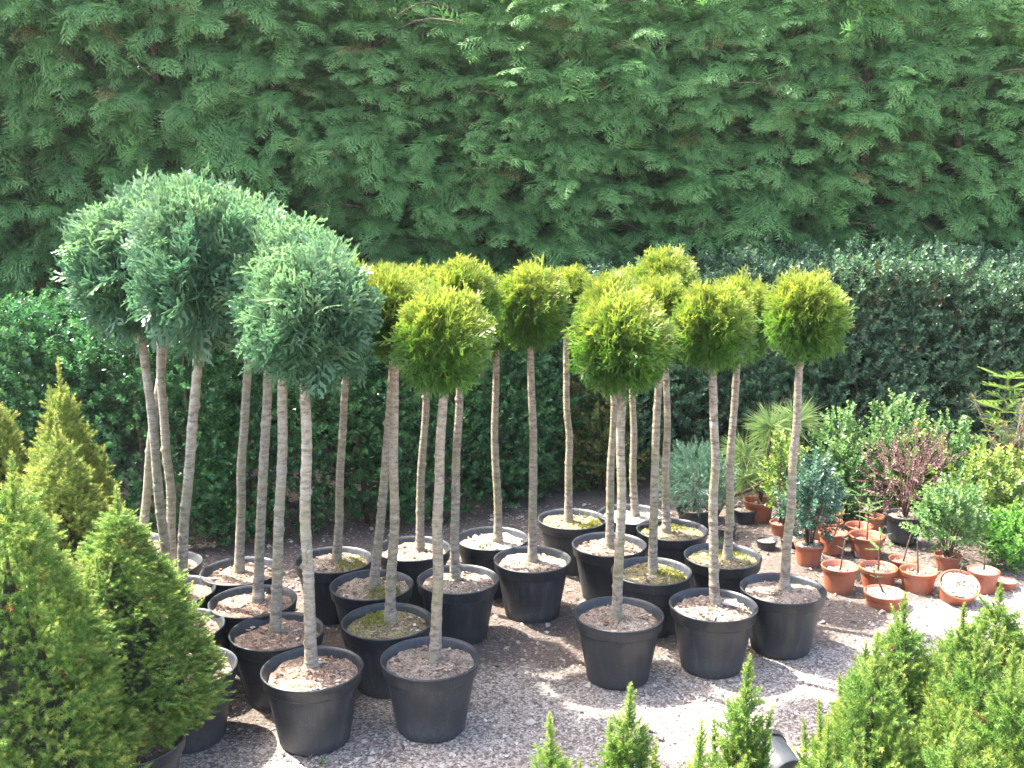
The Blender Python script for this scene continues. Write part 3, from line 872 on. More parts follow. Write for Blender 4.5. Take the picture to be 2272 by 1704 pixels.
# ------------------------------------------------------------------ cone spruces
def spruce_mesh(seed, h, rad, nb=280, leaders=3, upness=1.0, power=0.80, ntuft=15):
    """dwarf cone spruce: branchlets all over a cone, each an axis with short bottle-brush shoots"""
    global rng
    rng = np.random.default_rng(seed)
    P, D, S, TI, TM = [], [], [], [], []
    def branchlet(p, d, L, k, tip, side=0.030, tint=0.5):
        d = d / np.linalg.norm(d)
        x = np.cross(d, [0.3, 0.2, 0.9]); x /= np.linalg.norm(x); y = np.cross(d, x)
        for s in np.arange(0, 1.0, 0.025 / L * 0.8):          # needles on the axis itself
            P.append(p + d * s * L); D.append(d); S.append(1.0); TI.append(tint); TM.append(tip * (0.25 + 0.5 * s))
        for j in range(k):
            s = 0.05 + 0.85 * (j + 0.5) / k
            a = j * 2.39996 + rng.uniform(-0.4, 0.4)
            rad_ = math.cos(a) * x + math.sin(a) * y
            P.append(p + d * s * L)
            D.append(rad_ * (0.95 - 0.35 * s) + d * (0.55 + 0.4 * s) + np.array([0, 0, 0.2]))
            S.append(side / 0.030 * rng.uniform(0.7, 1.2) * (1.15 - 0.45 * s))
            TI.append(np.clip(tint + rng.normal(0, 0.15), 0, 1)); TM.append(np.clip(tip * rng.uniform(0.5, 1.1), 0, 1))
        P.append(p + d * L * 0.93); D.append(d); S.append(1.0); TI.append(tint); TM.append(min(1, tip * 1.2))
    def tuft(p, d, n, tip, tint, size):
        d = d / np.linalg.norm(d)
        for j in range(n):
            e = d + rng.normal(0, 0.48, 3); e /= np.linalg.norm(e)
            P.append(p + e * 0.026 * size + rng.normal(0, 0.007, 3)); D.append(e + np.array([0, 0, 0.18])); S.append(size * rng.uniform(0.75, 1.2))
            TI.append(np.clip(tint + rng.normal(0, 0.13), 0, 1)); TM.append(np.clip(tip * rng.uniform(0.45, 1.15), 0, 1))
    for i in range(nb):
        t = 1 - (1 - (i + 0.5) / nb) ** 0.60
        z = 0.02 + (h - 0.09) * t * 0.95
        prof = rad * (1 - t) ** power * min(1.0, 0.70 + 2.4 * t)
        a = i * 2.39996 + rng.uniform(-0.3, 0.3)
        q = max(prof * rng.uniform(0.80, 1.04) - 0.045, 0.0)
        out = np.array([math.cos(a), math.sin(a), 0])
        d = out * 0.9 + np.array([0, 0, upness * rng.uniform(0.3, 1.1)]) + rng.normal(0, 0.15, 3)
        tint = np.clip(rng.normal(0.5, 0.2), 0, 1); tip = rng.uniform(0.3, 1.0)
        p = out * q + np.array([0, 0, z])
        tuft(p, d, ntuft, tip, tint, rng.uniform(0.9, 1.25))
        if rng.random() < 0.06:
            branchlet(p, d + np.array([0, 0, 0.5]), rng.uniform(0.06, 0.09), 12, tip, 0.026, tint)
    branchlet(np.array([0, 0, h * 0.80]), np.array([0.02, 0.01, 1.0]), h * 0.19, 34, 1.0, 0.028)
    for k in range(leaders):
        a = rng.uniform(0, 6.28); q = rad * rng.uniform(0.25, 0.6); z = h * (0.92 - 0.62 * q / rad) - 0.05
        branchlet(np.array([q * math.cos(a), q * math.sin(a), z - 0.03]), np.array([0.12 * math.cos(a), 0.12 * math.sin(a), 1.0]), h * rng.uniform(0.13, 0.2), 26, 1.0, 0.027)
    P, D, S, TI, TM = map(np.array, (P, D, S, TI, TM))
    n = len(P)
    return leaf_mesh('needles', scatter(NS, P, frames(D, rand_unit(n)), S, tint=TI, tipmul=TM))

def spruce_core(h, rad, seed):
    rg = np.random.default_rng(seed)
    prof = []
    for k in range(13):
        t = k / 12
        prof.append((max(0.005, 0.55 * rad * (1 - t) ** 1.0 * min(1, 0.72 + 2.2 * t)), 0.05 + t * h * 0.64))
    v, f = lathe(prof, 18)
    v[:, :2] *= (1 + rg.normal(0, 0.10, len(v)))[:, None]
    return tri_mesh('inner_twigs', v, f, smooth=False)

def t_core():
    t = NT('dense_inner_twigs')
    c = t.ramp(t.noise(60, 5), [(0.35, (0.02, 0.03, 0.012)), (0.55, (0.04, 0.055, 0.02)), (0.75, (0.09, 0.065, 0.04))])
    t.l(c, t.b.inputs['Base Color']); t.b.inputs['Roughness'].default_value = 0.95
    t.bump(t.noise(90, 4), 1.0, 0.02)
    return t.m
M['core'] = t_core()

SPL = [spruce_mesh(600, 0.90, 0.27, 400, 2, 0.8, 0.62), spruce_mesh(601, 0.90, 0.27, 400, 3, 0.9, 0.66)]
SPR = [spruce_mesh(610, 0.55, 0.160, 140, 5, 1.3, 0.95, 13), spruce_mesh(611, 0.55, 0.220, 230, 9, 1.2, 0.62, 13)]
CORE_L = spruce_core(0.90, 0.27, 1); CORE_R = spruce_core(0.55, 0.155, 2)

SPRUCES_L = [
 (-1.140, 2.16, 1.100, 1.08, 'large cone spruce, dark green below with yellow tips, nearest the yard entrance corner'),
 (-1.035, 2.50, 0.926, 1.12, 'broad low cone spruce in a brown-black pot beside the row of blue-green trees'),
 (-1.300, 2.78, 1.053, 1.0, 'cone spruce with a tapering yellow-green top standing behind the broad low one'),
 (-1.400, 3.03, 1.180, 0.92, 'tall slim cone spruce with sunlit yellow tips reaching up before the box hedge'),
 (-1.700, 3.22, 1.126, 0.98, 'tall cone spruce farthest from the ball trees, with a yellow spire'),
 (-1.450, 3.31, 0.860, 0.80, 'small olive-yellow cone spruce squeezed against the pale slanting stems'),
]
GS = 'cone spruces in black pots by the blue-green trees'
for i, (x, y, top, wf, lab) in enumerate(SPRUCES_L):
    t = thing('cone_spruce', lab, 'conifer', (x, y, 0), group=GS)
    add_pot(t, i + 2, 'soil', None, rot=i, sc_=0.95 if i < 3 else 0.8)
    zb = 0.27 if i == 1 else 0.21
    sz = (top - zb) / 0.90
    obj('trunk', stem_mesh((0, 0, 0.17), (0, 0, 0.20 + 0.75 * (top - 0.2)), 0.014, 0.004, 60 + i), M['barkb'], t)
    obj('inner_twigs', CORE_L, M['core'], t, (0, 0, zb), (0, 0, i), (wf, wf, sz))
    nd = obj('needles', SPL[i % 2], M['spruce'], t, (0, 0, zb), (0.03 * math.sin(i), 0.03 * math.cos(i * 2), i * 1.9), (wf, wf, sz), 'stuff')
    if i > 1:
        nd.material_slots[0].link = 'OBJECT'
        nd.material_slots[0].material = M['sprucelit']
# a pot with no plant showing above its neighbours
t = thing('plant_pot', 'black pot of sunlit soil with no plant showing, beside the broad low spruce', 'pot', (-1.01, 2.90, 0))
add_pot(t, 1, 'soil', None)

GR = 'young bright green cone spruces massed beside the gravel'
SPRUCES_R = [
 (0.468, 1.95, 0.710, 'young cone spruce with one bold straight leader standing apart over the gravel'),
 (0.235, 1.97, 0.635, 'young narrow cone spruce with a thin spire, second from the end of the clump'),
 (0.090, 1.78, 0.665, 'end plant of the young spruce clump, only its slim yellow tip showing'),
 (0.320, 1.66, 0.715, 'young cone spruce filling the gap before the bold straight leader'),
 (0.850, 2.27, 0.600, 'young cone spruce at the clump edge, next to the black pot lying on its side'),
 (0.765, 1.98, 0.735, None), (0.985, 2.36, 0.672, None), (1.185, 2.46, 0.610, None), (1.050, 2.08, 0.720, None),
 (1.330, 2.58, 0.620, None), (1.270, 2.22, 0.690, None), (1.000, 1.80, 0.790, None), (0.590, 1.68, 0.715, None),
 (0.800, 1.66, 0.760, None), (1.240, 1.94, 0.780, None), (1.490, 2.36, 0.680, None), (1.56, 2.66, 0.62, None),
 (1.130, 1.56, 0.82, None), (1.46, 2.06, 0.77, None), (0.455, 1.52, 0.70, None), (0.70, 1.42, 0.75, None), (0.93, 1.42, 0.79, None)]
for i, (x, y, top, lab) in enumerate(SPRUCES_R):
    t = thing('cone_spruce', lab or 'young bright green cone spruce inside the crowded clump beside the gravel', 'conifer', (x, y, 0), group=GR)
    add_pot(t, i, 'soil', None, rot=i, sc_=0.72, lit=False)
    sz = (top - 0.13) / 0.55
    wf = 1.0
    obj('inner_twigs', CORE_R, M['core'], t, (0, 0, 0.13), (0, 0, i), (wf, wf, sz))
    obj('trunk', stem_mesh((0, 0, 0.12), (0, 0, 0.13 + 0.8 * (top - 0.13)), 0.008, 0.003, 80 + i), M['barkb'], t)
    obj('needles', SPR[1 if i > 4 else 0], M['spruce'], t, (0, 0, 0.13), (0.04 * math.sin(i), 0.04 * math.cos(i * 2), i * 2.3), (wf, wf, sz), 'stuff')

# ------------------------------------------------------------------ shrubs and seedlings among the terracotta pots
TB, TR_ = pot_meshes(0.080, 0.115, 'small_pot', 36, 0.74, 0.16)
SS = [soil_mesh(0.070, 20 + k, 0.005) for k in range(2)]
SLIT = [litter_mesh(0.069, 460 + k, 90, 0.8) for k in range(2)]
SSV = {}
def small_pot(parent, i, r, top, mat='terra', soil='soilg', fill=0.70, tilt=(0, 0)):
    """terracotta or black pot of top radius r; top = rim height above the ground (a low top = sunk into it)"""
    s = r / 0.080
    dz = top - 0.115 * s
    holder = obj('pot', TB, None, parent, (0, 0, dz), (tilt[0], tilt[1], 0 if tilt[0] else i), (s, s, s))
    key = mat
    if not TB.materials:
        TB.materials.append(M['terra'])
    if mat != 'terra':
        if 'b' not in SSV:
            b = TB.copy(); b.materials.clear(); b.materials.append(M['pot']); rr = TR_.copy(); rr.materials.clear(); rr.materials.append(M['pot']); SSV['b'] = (b, rr)
        holder.data = SSV['b'][0]
        obj('rim', SSV['b'][1], None, holder)
    else:
        obj('rim', TR_, M['terra'], holder)
    k = (i % 2, soil)
    if k not in SSV:
        m = SS[i % 2].copy(); m.materials.clear(); m.materials.append(M[soil]); SSV[k] = m
    obj('soil', SSV[k], None, holder, (0, 0, 0.115 * fill), (0, 0, 0), (0.86 + 0.12 * fill, 0.86 + 0.12 * fill, 1))
    obj('litter', SLIT[i % 2], M['stone'] if soil == 'gritpale' else M['litter'], holder, (0, 0, 0.115 * fill + 0.003), (0, 0, i), (0.85 + 0.12 * fill, 0.85 + 0.12 * fill, 1), 'stuff')
    return dz + 0.115 * s * fill

def shrub_mesh(seed, rx, rz, n, shoots, upz=0.8, size=1.0, stems=9, base=0.0, shape=1.0):
    """leafy shoots filling an egg-shaped volume on upright stems; foot at z=0"""
    global rng
    rng = np.random.default_rng(seed)
    u = rand_unit(n)
    rad = rng.random(n) ** 0.42
    lump = 1 + 0.18 * fbm(u[:, 0] * 4 + seed, u[:, 1] * 4 + u[:, 2] * 3, seed, 3, 1.6)
    pos = u * (rad * lump)[:, None] * np.array([rx, rx, rz])
    taper = 1 - shape * 0.35 * np.clip(pos[:, 2] / rz, 0, 1)
    pos[:, :2] *= taper[:, None]
    pos[:, 2] += rz + base
    d = u * 0.7 + rng.normal(0, 0.35, (n, 3)); d[:, 2] += upz
    f = leaf_mesh('leaves', scatter(shoots, pos, frames(d, rand_unit(n)), size * rng.uniform(0.8, 1.25, n), tipmul=np.clip(0.25 + 0.8 * rad * rng.random(n) + 0.2 * u[:, 2], 0, 1)))
    sv = []
    for k in range(stems):
        a = rng.uniform(0, 6.28); q = rx * rng.uniform(0.15, 0.7)
        s = np.linspace(0, 1, 6)
        pts = np.stack([0.012 * math.cos(a) + q * math.cos(a) * s ** 1.3, 0.012 * math.sin(a) + q * math.sin(a) * s ** 1.3, (base + rz * rng.uniform(1.2, 1.8)) * s], -1)
        sv.append(tube(pts, np.linspace(0.0045, 0.0012, 6), 5, 0.05, k))
    return f, sv

def shrub(name, label, x, y, z0, rx, rz, n, shoots, mat, seed, group=None, upz=0.8, size=1.0, base=0.02, pot=None, shape=1.0):
    t = thing(name, label, 'shrub', (x, y, 0), group=group)
    if pot:
        z0 = small_pot(t, seed, *pot)
    f, sv = shrub_mesh(seed, rx, rz, n, shoots, upz, size, 9, base, shape)
    obj('leaves', f, M[mat], t, (0, 0, z0), kind='stuff')
    for v, ff in sv:
        obj('stem', tri_mesh('stem', v, ff, smooth=True), M['barkb'], t, (0, 0, z0))
    return t

# r, rim height, colour, soil, fill
shrub('box_shrub', 'upright light green box shrub in a dark reddish pot behind the seedlings', 1.765, 5.24, 0, 0.105, 0.245, 150, LS_SML, 'lgreen', 31, base=0.0, pot=(0.07, 0.10, 'terra', 'soil', 0.8))
shrub('box_shrub', 'tall pale sunlit box shrub with ragged top behind the purple shrub', 2.04, 5.18, 0, 0.19, 0.30, 420, LS_SML, 'lgreen', 32, base=0.0)
shrub('box_shrub', 'slender pale box shrub with upright spikes, before the shaggy hedge', 2.31, 5.14, 0, 0.12, 0.265, 200, LS_SML, 'lgreen', 33, base=0.0)
shrub('barberry', 'twiggy purple-leaved shrub in a grey-black pot', 1.916, 4.709, 0, 0.19, 0.19, 190, LS_TINY, 'purple', 34, base=0.04, pot=(0.092, 0.150, 'black', 'soilg', 0.85), shape=-0.6)
shrub('golden_shrub', 'yellow-green small-leaved shrub, the brightest of the shrubs', 2.36, 4.72, 0, 0.185, 0.205, 420, LS_SML, 'ygreen', 35, base=0.02, shape=0.3)
shrub('box_shrub', 'low loose green shrub standing over the tilted terracotta pot', 1.985, 4.36, 0, 0.14, 0.145, 200, LS_SML, 'lgreen', 36, base=0.03, pot=(0.06, 0.07, 'terra', 'soil', 0.8))
shrub('box_shrub', 'low rounded bright green shrub at the gravel beside the smallest sunk pot', 2.30, 4.38, 0, 0.125, 0.115, 200, LS_SML, 'weed', 37, base=0.0)
shrub('holly_shrub', 'bluish green glossy shrub in the orange pot by the leaning ball tree', 1.372, 4.43, 0, 0.100, 0.175, 190, LS_SML, 'bgreen', 38, base=0.03, pot=(0.068, 0.095, 'terra', 'gritpale', 0.92))
shrub('box_shrub', 'green shrub between the purple shrub and the reddish seedling pots', 1.735, 5.08, 0, 0.115, 0.20, 230, LS_SML, 'lgreen', 39, base=0.0)
shrub('box_shrub', 'medium yellowish-green shrub between the purple and the golden shrubs', 2.115, 5.05, 0, 0.13, 0.235, 280, LS_SML, 'ygreen', 40, base=0.0)
shrub('bronze_shrub', 'shrub with yellowish and bronze leaves at the end of the clipped hedge', 0.52, 5.62, 0, 0.21, 0.36, 360, LS_BOX, 'bronze', 41, base=0.0, shape=0.5)
shrub('box_shrub', 'pale-leaved young shrub by the long-needled pine stem', 1.36, 4.86, 0, 0.075, 0.20, 90, LS_SML, 'ygreen', 42, base=0.04, pot=(0.06, 0.06, 'terra', 'soil', 0.8))

# long needled pine
def pine_tufts(seed, heads, nl, n=95, w=0.0028):
    rg = np.random.default_rng(seed)
    V, F, T, TI = [], [], [], []
    for (hx, hy, hz, ax, ay, az, k) in heads:
        axis = np.array([ax, ay, az], float); axis /= np.linalg.norm(axis)
        for i in range(int(n * k)):
            p0 = np.array([hx, hy, hz]) + axis * rg.uniform(-0.05, 0.02)
            d = axis * rg.uniform(-0.2, 0.8) + rg.normal(0, 0.75, 3); d /= np.linalg.norm(d)
            l = nl * rg.uniform(0.7, 1.1)
            side = np.cross(d, rg.normal(size=3)); side /= np.linalg.norm(side)
            pm = p0 + d * l * 0.55; p1 = p0 + d * l + np.array([0, 0, -0.12 * l * rg.uniform(0.0, 1.0)])
            b = len(V)
            V += [p0, pm + side * w / 2, p1, pm - side * w / 2]; F += [(b, b + 1, b + 2), (b, b + 2, b + 3)]
            T += [0, 0.5, 1, 0.5]; TI += [rg.random()] * 4
    return tri_mesh('needles', np.array(V), np.array(F), {'tint': TI, 'tip': T})

t = thing('long_needled_pine', 'young pine with shaggy bursts of very long pale needles', 'pine', (1.33, 5.16, 0))
heads = [(0.02, -0.06, 0.50, -0.3, -0.6, 0.6, 1.6), (0.16, 0.0, 0.52, 0.5, -0.2, 0.7, 1.3), (-0.10, 0.03, 0.33, -0.6, -0.2, 0.5, 1.0), (0.08, 0.06, 0.36, 0.2, 0.2, 0.8, 0.8), (-0.12, -0.06, 0.22, -0.8, -0.4, 0.3, 0.9), (0.02, -0.10, 0.26, 0, -0.8, 0.4, 0.6)]
obj('needles', pine_tufts(3, heads, 0.175, 210, 0.0017), M['pine'], t, kind='stuff')
s = np.linspace(0, 1, 8)
v, f = tube(np.stack([-0.02 + 0.05 * s, 0 * s - 0.04 * s, 0.5 * s], -1), np.linspace(0.014, 0.007, 8), 8, 0.06, 2)
tk = obj('trunk', tri_mesh('trunk', v, f, smooth=True), M['barkb'], t)
for hx, hy, hz, *_ in heads[1:]:
    st = np.array([0.0, -0.01, hz * 0.55]); e = np.array([hx, hy, hz])
    v, f = tube([st, (st + e) / 2 + np.array([0, 0, -0.02]), e], [0.007, 0.006, 0.005], 6)
    obj('branch', tri_mesh('branch', v, f, smooth=True), M['barkb'], tk)

t = thing('bare_branch', 'bare brown branch leaning over the small black pots under the pine', 'branch', (1.107, 5.02, 0.10))
pts = [(-0.06, 0, -0.095), (0.0, 0.01, 0.02), (0.06, 0.01, 0.055), (0.13, 0.02, 0.075), (0.21, 0.04, 0.125), (0.26, 0.06, 0.17)]
v, f = tube(pts, [0.009, 0.010, 0.011, 0.010, 0.008, 0.005], 8, 0.08, 4)
obj('stick', tri_mesh('stick', v, f, smooth=True), M['barkb'], t)

# blue spruce bush
def needle_bush(seed, rx, rz, n, shoots, size):
    global rng
    rng = np.random.default_rng(seed)
    u = rand_unit(n); rad = rng.random(n) ** 0.35
    pos = u * rad[:, None] * np.array([rx, rx, rz]); pos[:, 2] += rz
    d = u * 1.0 + rng.normal(0, 0.35, (n, 3)); d[:, 2] += 0.35
    return leaf_mesh('needles', scatter(shoots, pos, frames(d, rand_unit(n)), size * rng.uniform(0.8, 1.3, n), tipmul=rad * rng.random(n)))
t = thing('blue_spruce', 'small bushy blue-green spruce in a black pot behind the mossy pots', 'conifer', (0.93, 4.93, 0))
z0 = small_pot(t, 5, 0.09, 0.11, 'black', 'soilg', 0.8)
obj('needles', needle_bush(51, 0.175, 0.155, 620, NS_B, 1.05), M['bspruce'], t, (0, 0, z0 + 0.03), kind='stuff')
v, f = tube([(0, 0, z0 - 0.01), (0.005, 0, z0 + 0.1), (0, 0, z0 + 0.26)], [0.009, 0.007, 0.003], 7)
obj('trunk', tri_mesh('trunk', v, f, smooth=True), M['barkb'], t)

# grey pine with orange buds, fir behind it
t = thing('budded_pine', 'greyish dwarf pine dotted with orange-brown buds', 'pine', (2.55, 4.98, 0))
hd = []
rg = np.random.default_rng(77)
for k in range(26):
    a = rg.uniform(0, 6.28); q = rg.uniform(0.05, 0.2); zz = rg.uniform(0.40, 0.66)
    hd.append((q * math.cos(a), q * math.sin(a), zz, math.cos(a) * 0.5, math.sin(a) * 0.5, 0.8, 0.45))
obj('needles', pine_tufts(4, hd, 0.055, 95, 0.0022), M['conep'], t, kind='stuff')
v, f = tube([(0, 0, 0), (0.01, 0, 0.2), (0, 0, 0.45)], [0.014, 0.012, 0.006], 8, 0.06)
tk = obj('trunk', tri_mesh('trunk', v, f, smooth=True), M['barkb'], t)
for hx, hy, hz, *_ in hd[::2]:
    v, f = tube([(0, 0, hz * 0.6), (hx * 0.6, hy * 0.6, hz * 0.75), (hx, hy, hz)], [0.006, 0.005, 0.004], 5)
    obj('branch', tri_mesh('branch', v, f, smooth=True), M['barkb'], tk)
bv, bf = lathe([(0.002, 0), (0.006, 0.006), (0.005, 0.014), (0.001, 0.022)], 7)
budm = tri_mesh('bud', bv, bf, {'tint': np.full(len(bv), 0.5), 'tip': np.zeros(len(bv))}, smooth=True)
for hx, hy, hz, ax, ay, az, k in hd:
    obj('bud', budm, M['bud'], t, (hx + ax * 0.012, hy + ay * 0.012, hz + 0.012), (ay * -0.5, ax * 0.5, 0))

def fir_spray(n=30, L=0.09, nl=0.013, w=0.0026, seed=0):
    """flat fir twig along +Y with needles combed to both sides"""
    rg = np.random.default_rng(seed)
    V = [(-0.0012, 0, 0), (0.0012, 0, 0), (0, L, 0)]; F = [(0, 1, 2)]; T = [0, 0, 0.5]
    for i in range(n):
        y = L * (0.05 + 0.95 * i / n)
        for sd in (-1, 1):
            a = R(rg.uniform(52, 70)) * (1 - 0.5 * (i / n) ** 3); l = nl * rg.uniform(0.8, 1.1) * (1 - 0.3 * (i / n) ** 4)
            d = np.array([sd * math.sin(a), math.cos(a), rg.uniform(0.0, 0.35)])
            b = len(V)
            V += [(0, y - w / 2, 0), (0, y + w / 2, 0), tuple(np.array([0, y, 0]) + d * l)]
            F.append((b, b + 1, b + 2)); T += [0.3 * i / n, 0.3 * i / n, 0.3 + 0.7 * i / n]
    return Proto(np.array(V, float), F, np.array(T, float))
FIR = [fir_spray(26, 0.085, 0.014, 0.0028, s) for s in range(3)]

def fir_seedling(parent, z0, h, whorls, blen, seed, mat='fir', lean=0.0, dense=False):
    global rng
    rng = np.random.default_rng(seed)
    top = np.array([lean * h, 0, h])
    s = np.linspace(0, 1, 6)[:, None]
    v, f = tube(top * s, np.linspace(0.0048, 0.002, 6), 6, 0.06, seed)
    obj('stem', tri_mesh('stem', v, f, smooth=True), M['barkb'], parent, (0, 0, z0))
    P, D, U, S = [], [], [], []
    for w in range(whorls):
        t = 0.42 + 0.58 * (w + 1) / whorls
        nb = int(rng.integers(3, 6)) if w < whorls - 1 else 5
        a0 = rng.uniform(0, 6.28)
        for b in range(nb):
            a = a0 + b * 6.283 / nb + rng.uniform(-0.25, 0.25)
            P.append(top * t); D.append((math.cos(a), math.sin(a), rng.uniform(0.0, 0.4))); U.append((0, 0, 1)); S.append(blen / 0.085 * rng.uniform(0.7, 1.15) * (1.1 - 0.35 * w / max(whorls, 1)))
    if dense:
        for b in range(len(P)):
            d0 = np.array(D[b], float); d0 /= np.linalg.norm(d0)
            for sd in (-1, 1):
                for fr in (0.3, 0.55):
                    sdv = np.array([-d0[1], d0[0], 0]) * sd
                    P.append(P[b] + d0 * S[b] * 0.085 * fr); D.append(tuple(d0 * 0.8 + sdv * 0.75)); U.append((0, 0, 1)); S.append(S[b] * (0.75 - 0.5 * fr))
    P.append(top * 0.9); D.append((0.1, 0, 1)); U.append((0, -1, 0)); S.append(0.6 * blen / 0.085)
    P, D, U, S = map(np.array, (P, D, U, S))
    obj('needles', leaf_mesh('needles', scatter(FIR, P, frames(D.astype(float), U.astype(float)), S, tipmul=rng.uniform(0.3, 1, len(P)))), M[mat], parent, (0, 0, z0), kind='stuff')

t = thing('fir_tree', 'young fir with yellow-green layered branches beside the budded pine', 'conifer', (2.64, 5.28, 0))
fir_seedling(t, 0, 0.72, 7, 0.19, 71, 'ygreen', 0.0, True)

GT = 'terracotta-coloured pots with seedlings'
SEED = [
 # x, y, r, rim height, soil, fill, tilt, seedling height, whorls, branch, lean, label
 (1.410, 4.110, .079, .110, 'soilg', .72, (0, 0), .155, 2, .030, 0.1, 'terracotta pot with a thin sparse seedling, nearest the leaning ball tree on the soil edge'),
 (1.596, 4.164, .082, .085, 'soilg', .80, (0, 0), .170, 3, .075, 0.0, 'terracotta pot with a bright fir seedling whose flat fronds spread past the rim'),
 (1.545, 3.941, .084, .058, 'gritpale', .92, (0, 0), .110, 2, .025, -0.5, 'low terracotta pot sunk in the gravel, foremost of the small pots, with white grit'),
 (1.753, 4.117, .079, .088, 'soilg', .78, (0, 0), .170, 1, .022, -0.1, 'terracotta pot with a bare bent twig and coarse stones'),
 (1.873, 4.020, .081, .098, 'gritpale', .96, (0.50, -0.10), .060, 1, .022, 0.4, 'terracotta pot tipped forward, brimful of pale grit'),
 (2.020, 4.090, .066, .098, 'gritpale', .95, (0, 0), .120, 2, .045, 0.0, 'terracotta pot of pale grit standing upright behind the tipped pot'),
 (2.140, 4.130, .047, .036, 'gritpale', .95, (0, 0), 0, 0, 0, 0, 'smallest terracotta pot, almost buried in the pale gravel'),
 (1.529, 4.574, .070, .105, 'soil', .66, (0, 0), .175, 2, .05, 0.25, 'terracotta pot with deep empty rim and leaning fir seedling, front of a line of three'),
 (1.557, 4.748, .074, .105, 'soil', .66, (0, 0), .170, 2, .06, -0.1, 'terracotta pot with pale fir seedling, middle of a line of three'),
 (1.620, 4.930, .074, .095, 'soil', .70, (0, 0), .170, 3, .06, 0.0, 'terracotta pot with pale fir seedling, rear of a line of three'),
 (1.679, 4.545, .084, .100, 'soil', .66, (0, 0), .190, 3, .075, 0.0, 'widest terracotta pot with layered fir seedling, left of the grey-black pot'),
 (1.708, 4.735, .067, .085, 'soil', .66, (0, 0), .230, 3, .07, 0.0, 'terracotta pot with tall yellow-green fir seedling beside the grey-black pot'),
 (1.299, 5.090, .082, .105, 'soil', .70, (0, 0), .130, 2, .045, 0.0, 'lone terracotta pot with a small seedling under the long-needled pine'),
 (1.545, 5.110, .060, .060, 'soil', .70, (0, 0), .110, 2, .05, 0.0, 'terracotta pot mostly hidden behind the bluish holly shrub'),
 (1.745, 4.275, .060, .080, 'soil', .75, (0, 0), .150, 1, .03, 0.2, 'terracotta pot peeping out behind the bright fir seedling'),
 (2.560, 4.820, .060, .075, 'soilg', .8, (0, 0), .10, 1, .04, 0.0, 'terracotta pot half hidden at the foot of the golden shrub'),
 (1.845, 4.905, .050, .080, 'soil', .7, (0, 0), .13, 2, .045, 0.0, 'small terracotta pot behind the grey-black pot of the purple shrub'),
]
for i, (x, y, r, top, soil, fill, tilt, h, wh, bl, lean, lab) in enumerate(SEED):
    t = thing('seedling_pot', lab, 'potted plant' if h else 'pot', (x, y, 0), group=GT)
    z0 = small_pot(t, i, r, top, 'terra', soil, fill, tilt)
    if h:
        fir_seedling(t, z0 - 0.004, h, wh, bl, 800 + i, 'fir' if i not in (0, 3) else 'bspruce', lean)
GN = 'little black pots on the dark soil'
for i, (x, y, r, top, lab) in enumerate([
    (1.215, 5.046, .064, .070, 'little black pot of pale soil beside the lone terracotta pot'),
    (1.227, 4.631, .050, .045, 'flat little black pot of grit sunk beside the leaning ball tree stem'),
    (1.346, 4.655, .045, .040, 'smallest black pot, sunk in soil behind the orange pot'),
    (1.060, 4.800, .060, .055, 'little black pot with weeds next to the blue spruce'),
    (0.930, 4.640, .060, .045, 'shallow black pot with pale grit behind the mossy ball tree pots')]):
    t = thing('plant_pot', lab, 'pot', (x, y, 0), group=GN)
    small_pot(t, i, r, top, 'black', 'gritpale' if i in (1, 4) else 'soilg', 0.85)

# overturned pot at the clump edge of the young spruces
t = thing('plant_pot', 'empty black pot lying on its side on the gravel before the young spruces', 'pot', (0.745, 2.60, 0.078), (R(80), 0, R(205)))
o = obj('pot', SSV['b'][0], None, t, (0, 0, -0.05)); obj('rim', SSV['b'][1], None, o)

# a pale bucket behind the stems
t = thing('bucket', 'pale grey bucket standing behind the ball tree stems near the bare branch', 'bucket', (1.03, 5.12, 0))
v, f = lathe([(0.045, 0), (0.046, 0.004), (0.056, 0.125), (0.060, 0.127), (0.060, 0.135), (0.055, 0.135), (0.045, 0.02)], 28)
tb = NT('pale_plastic'); tb.b.inputs['Base Color'].default_value = (0.45, 0.47, 0.5, 1); tb.b.inputs['Roughness'].default_value = 0.4
tb.l(tb.mix(tb.ramp(tb.noise(12), [(0.4, 0.0), (0.7, 0.6)]), (0.45, 0.47, 0.50), (0.30, 0.28, 0.25)), tb.b.inputs['Base Color'])
bk = obj('shell', tri_mesh('bucket', v, f, smooth=True), tb.m, t)
a = np.linspace(0, math.pi, 14)
v, f = tube(np.stack([0.06 * np.cos(a), -0.02 - 0.03 * np.sin(a), 0.13 + 0.03 * np.sin(a)], -1), np.full(14, 0.0016), 5)
obj('handle', tri_mesh('handle', v, f, smooth=True), tb.m, t)

# ------------------------------------------------------------------ gravel, weeds
def gravel():
    global rng
    rng = np.random.default_rng(5)
    n = 50000
    x = rng.uniform(-1.6, 2.9, n); y = 1.7 + 3.6 * rng.random(n) ** 1.25
    g = gravel_mask(x, y)
    keep = rng.random(n) < 0.42 + 0.58 * g ** 1.3
    for (_, px, py, *_r) in TREES:
        keep &= np.hypot(x - px, y - py) > 0.108
    x, y, g = x[keep], y[keep], g[keep]; n = len(x)
    size = rng.uniform(0.0026, 0.0068, n) * (1 + 0.9 * (rng.random(n) < 0.06))
    size = np.where(rng.random(n) < 0.008, size * 2.4, size)
    pos = np.stack([x, y, ground_z(x, y) + size * 0.25], -1)
    tint = np.clip(rng.beta(2.0, 1.6, n) * (0.50 + 0.50 * g) + 0.03, 0, 1)
    d = scatter(STONE, pos, rotz_rand(n, 0.45), size, tint=tint)
    obj('gravel', leaf_mesh('gravel', d), M['stone'], kind='stuff')
gravel()

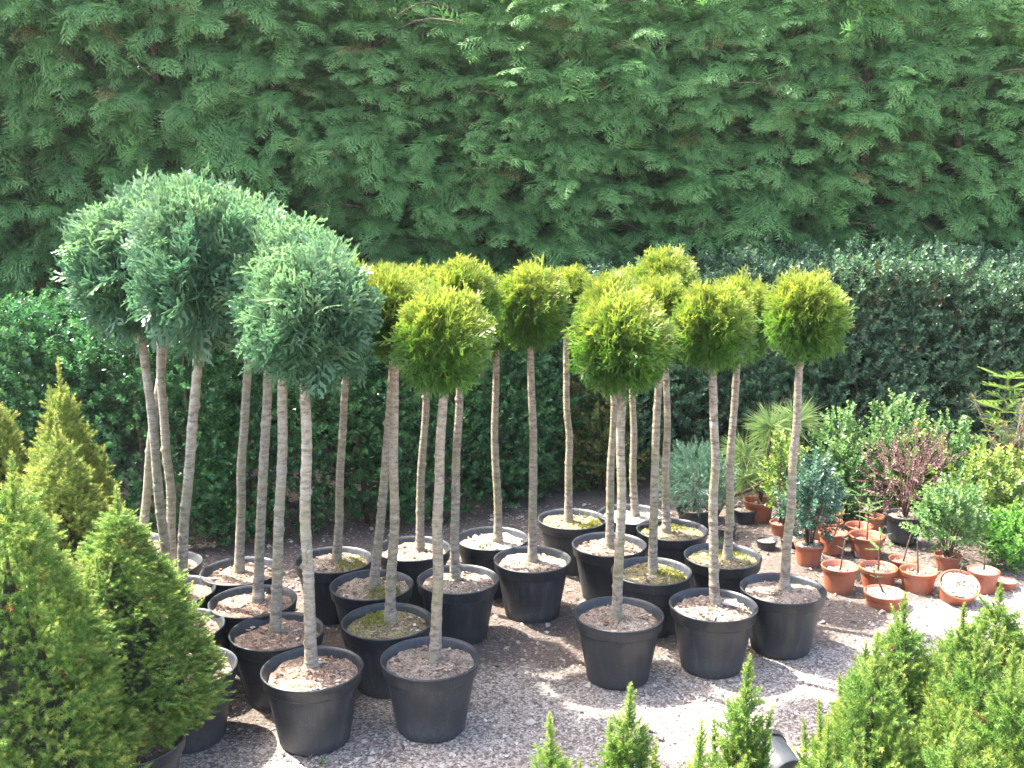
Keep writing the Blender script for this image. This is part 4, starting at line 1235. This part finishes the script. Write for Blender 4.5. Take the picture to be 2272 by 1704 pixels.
def rubble():
    """larger lumps of soil and limestone lying about under the pots"""
    global rng
    rng = np.random.default_rng(9)
    n = 1700
    x = rng.uniform(-1.4, 2.3, n); y = rng.uniform(2.4, 5.4, n)
    g = gravel_mask(x, y)
    keep = (rng.random(n) < 0.75 - 0.5 * g)
    for (_, px, py, *_r) in TREES:
        keep &= np.hypot(x - px, y - py) > 0.12
    x, y, g = x[keep], y[keep], g[keep]; n = len(x)
    size = rng.uniform(0.005, 0.017, n)
    pos = np.stack([x, y, ground_z(x, y) + size * 0.2], -1)
    d = scatter(STONE, pos, rotz_rand(n, 0.5), size, tint=np.clip(rng.beta(1.5, 2.2, n), 0, 0.9))
    obj('rubble', leaf_mesh('rubble', d), M['stone'], kind='stuff')
rubble()

# small green weeds on some pots
def weed(parent_label, x, y, z, s, seed):
    global rng
    rng = np.random.default_rng(seed)
    n = 9
    d = np.stack([rng.normal(0, 0.6, n), rng.normal(0, 0.6, n), np.ones(n)], -1)
    pos = np.tile(np.array([[0, 0, 0.0]]), (n, 1)) + rng.normal(0, 0.004, (n, 3)) * np.array([1, 1, 0])
    lv, lf = leaf(0.03, 0.006)
    P = Proto(lv, lf, np.array([0, 0.4, 0.4, 0.4, 1]))
    o = obj('weed', leaf_mesh('weed', scatter([P], pos, frames(d, rand_unit(n)), s * rng.uniform(0.7, 1.2, n))), M['weed'], None, (x, y, z), kind='stuff')
    o['label'] = parent_label; o['category'] = 'weed'
weed('tuft of green weed beside the stem on grey soil', -0.125, 4.05, 0.206, 1.2, 1)
weed('tiny weed sprouting at the foot of the shiny foremost pot', -0.56, 2.74, 0.0, 0.9, 2)
weed('weed clump growing among the little black pots', 1.02, 4.72, 0.0, 1.6, 3)


# ------------------------------------------------------------------ thin volume added to imitate a lens flare veil
hv = np.array([(x, y, z) for z in (-1.2, 5.6) for y in (-168, 168) for x in (-168, 168)], float)
hf = np.array([(0, 2, 3, 1), (4, 5, 7, 6), (0, 1, 5, 4), (2, 6, 7, 3), (0, 4, 6, 2), (1, 3, 7, 5)])
hm = NT('flare_veil_volume')
hm.t.nodes.remove(hm.b)
pv = hm.n('ShaderNodeVolumePrincipled')
pv.inputs['Color'].default_value = (0.90, 0.95, 1.0, 1)
pv.inputs['Density'].default_value = 0.0010
pv.inputs['Anisotropy'].default_value = 0.35
hm.l(pv.outputs[0], hm.out.inputs['Volume'])
obj('flare_veil', tri_mesh('flare_veil', hv, hf), hm.m, kind='stuff')
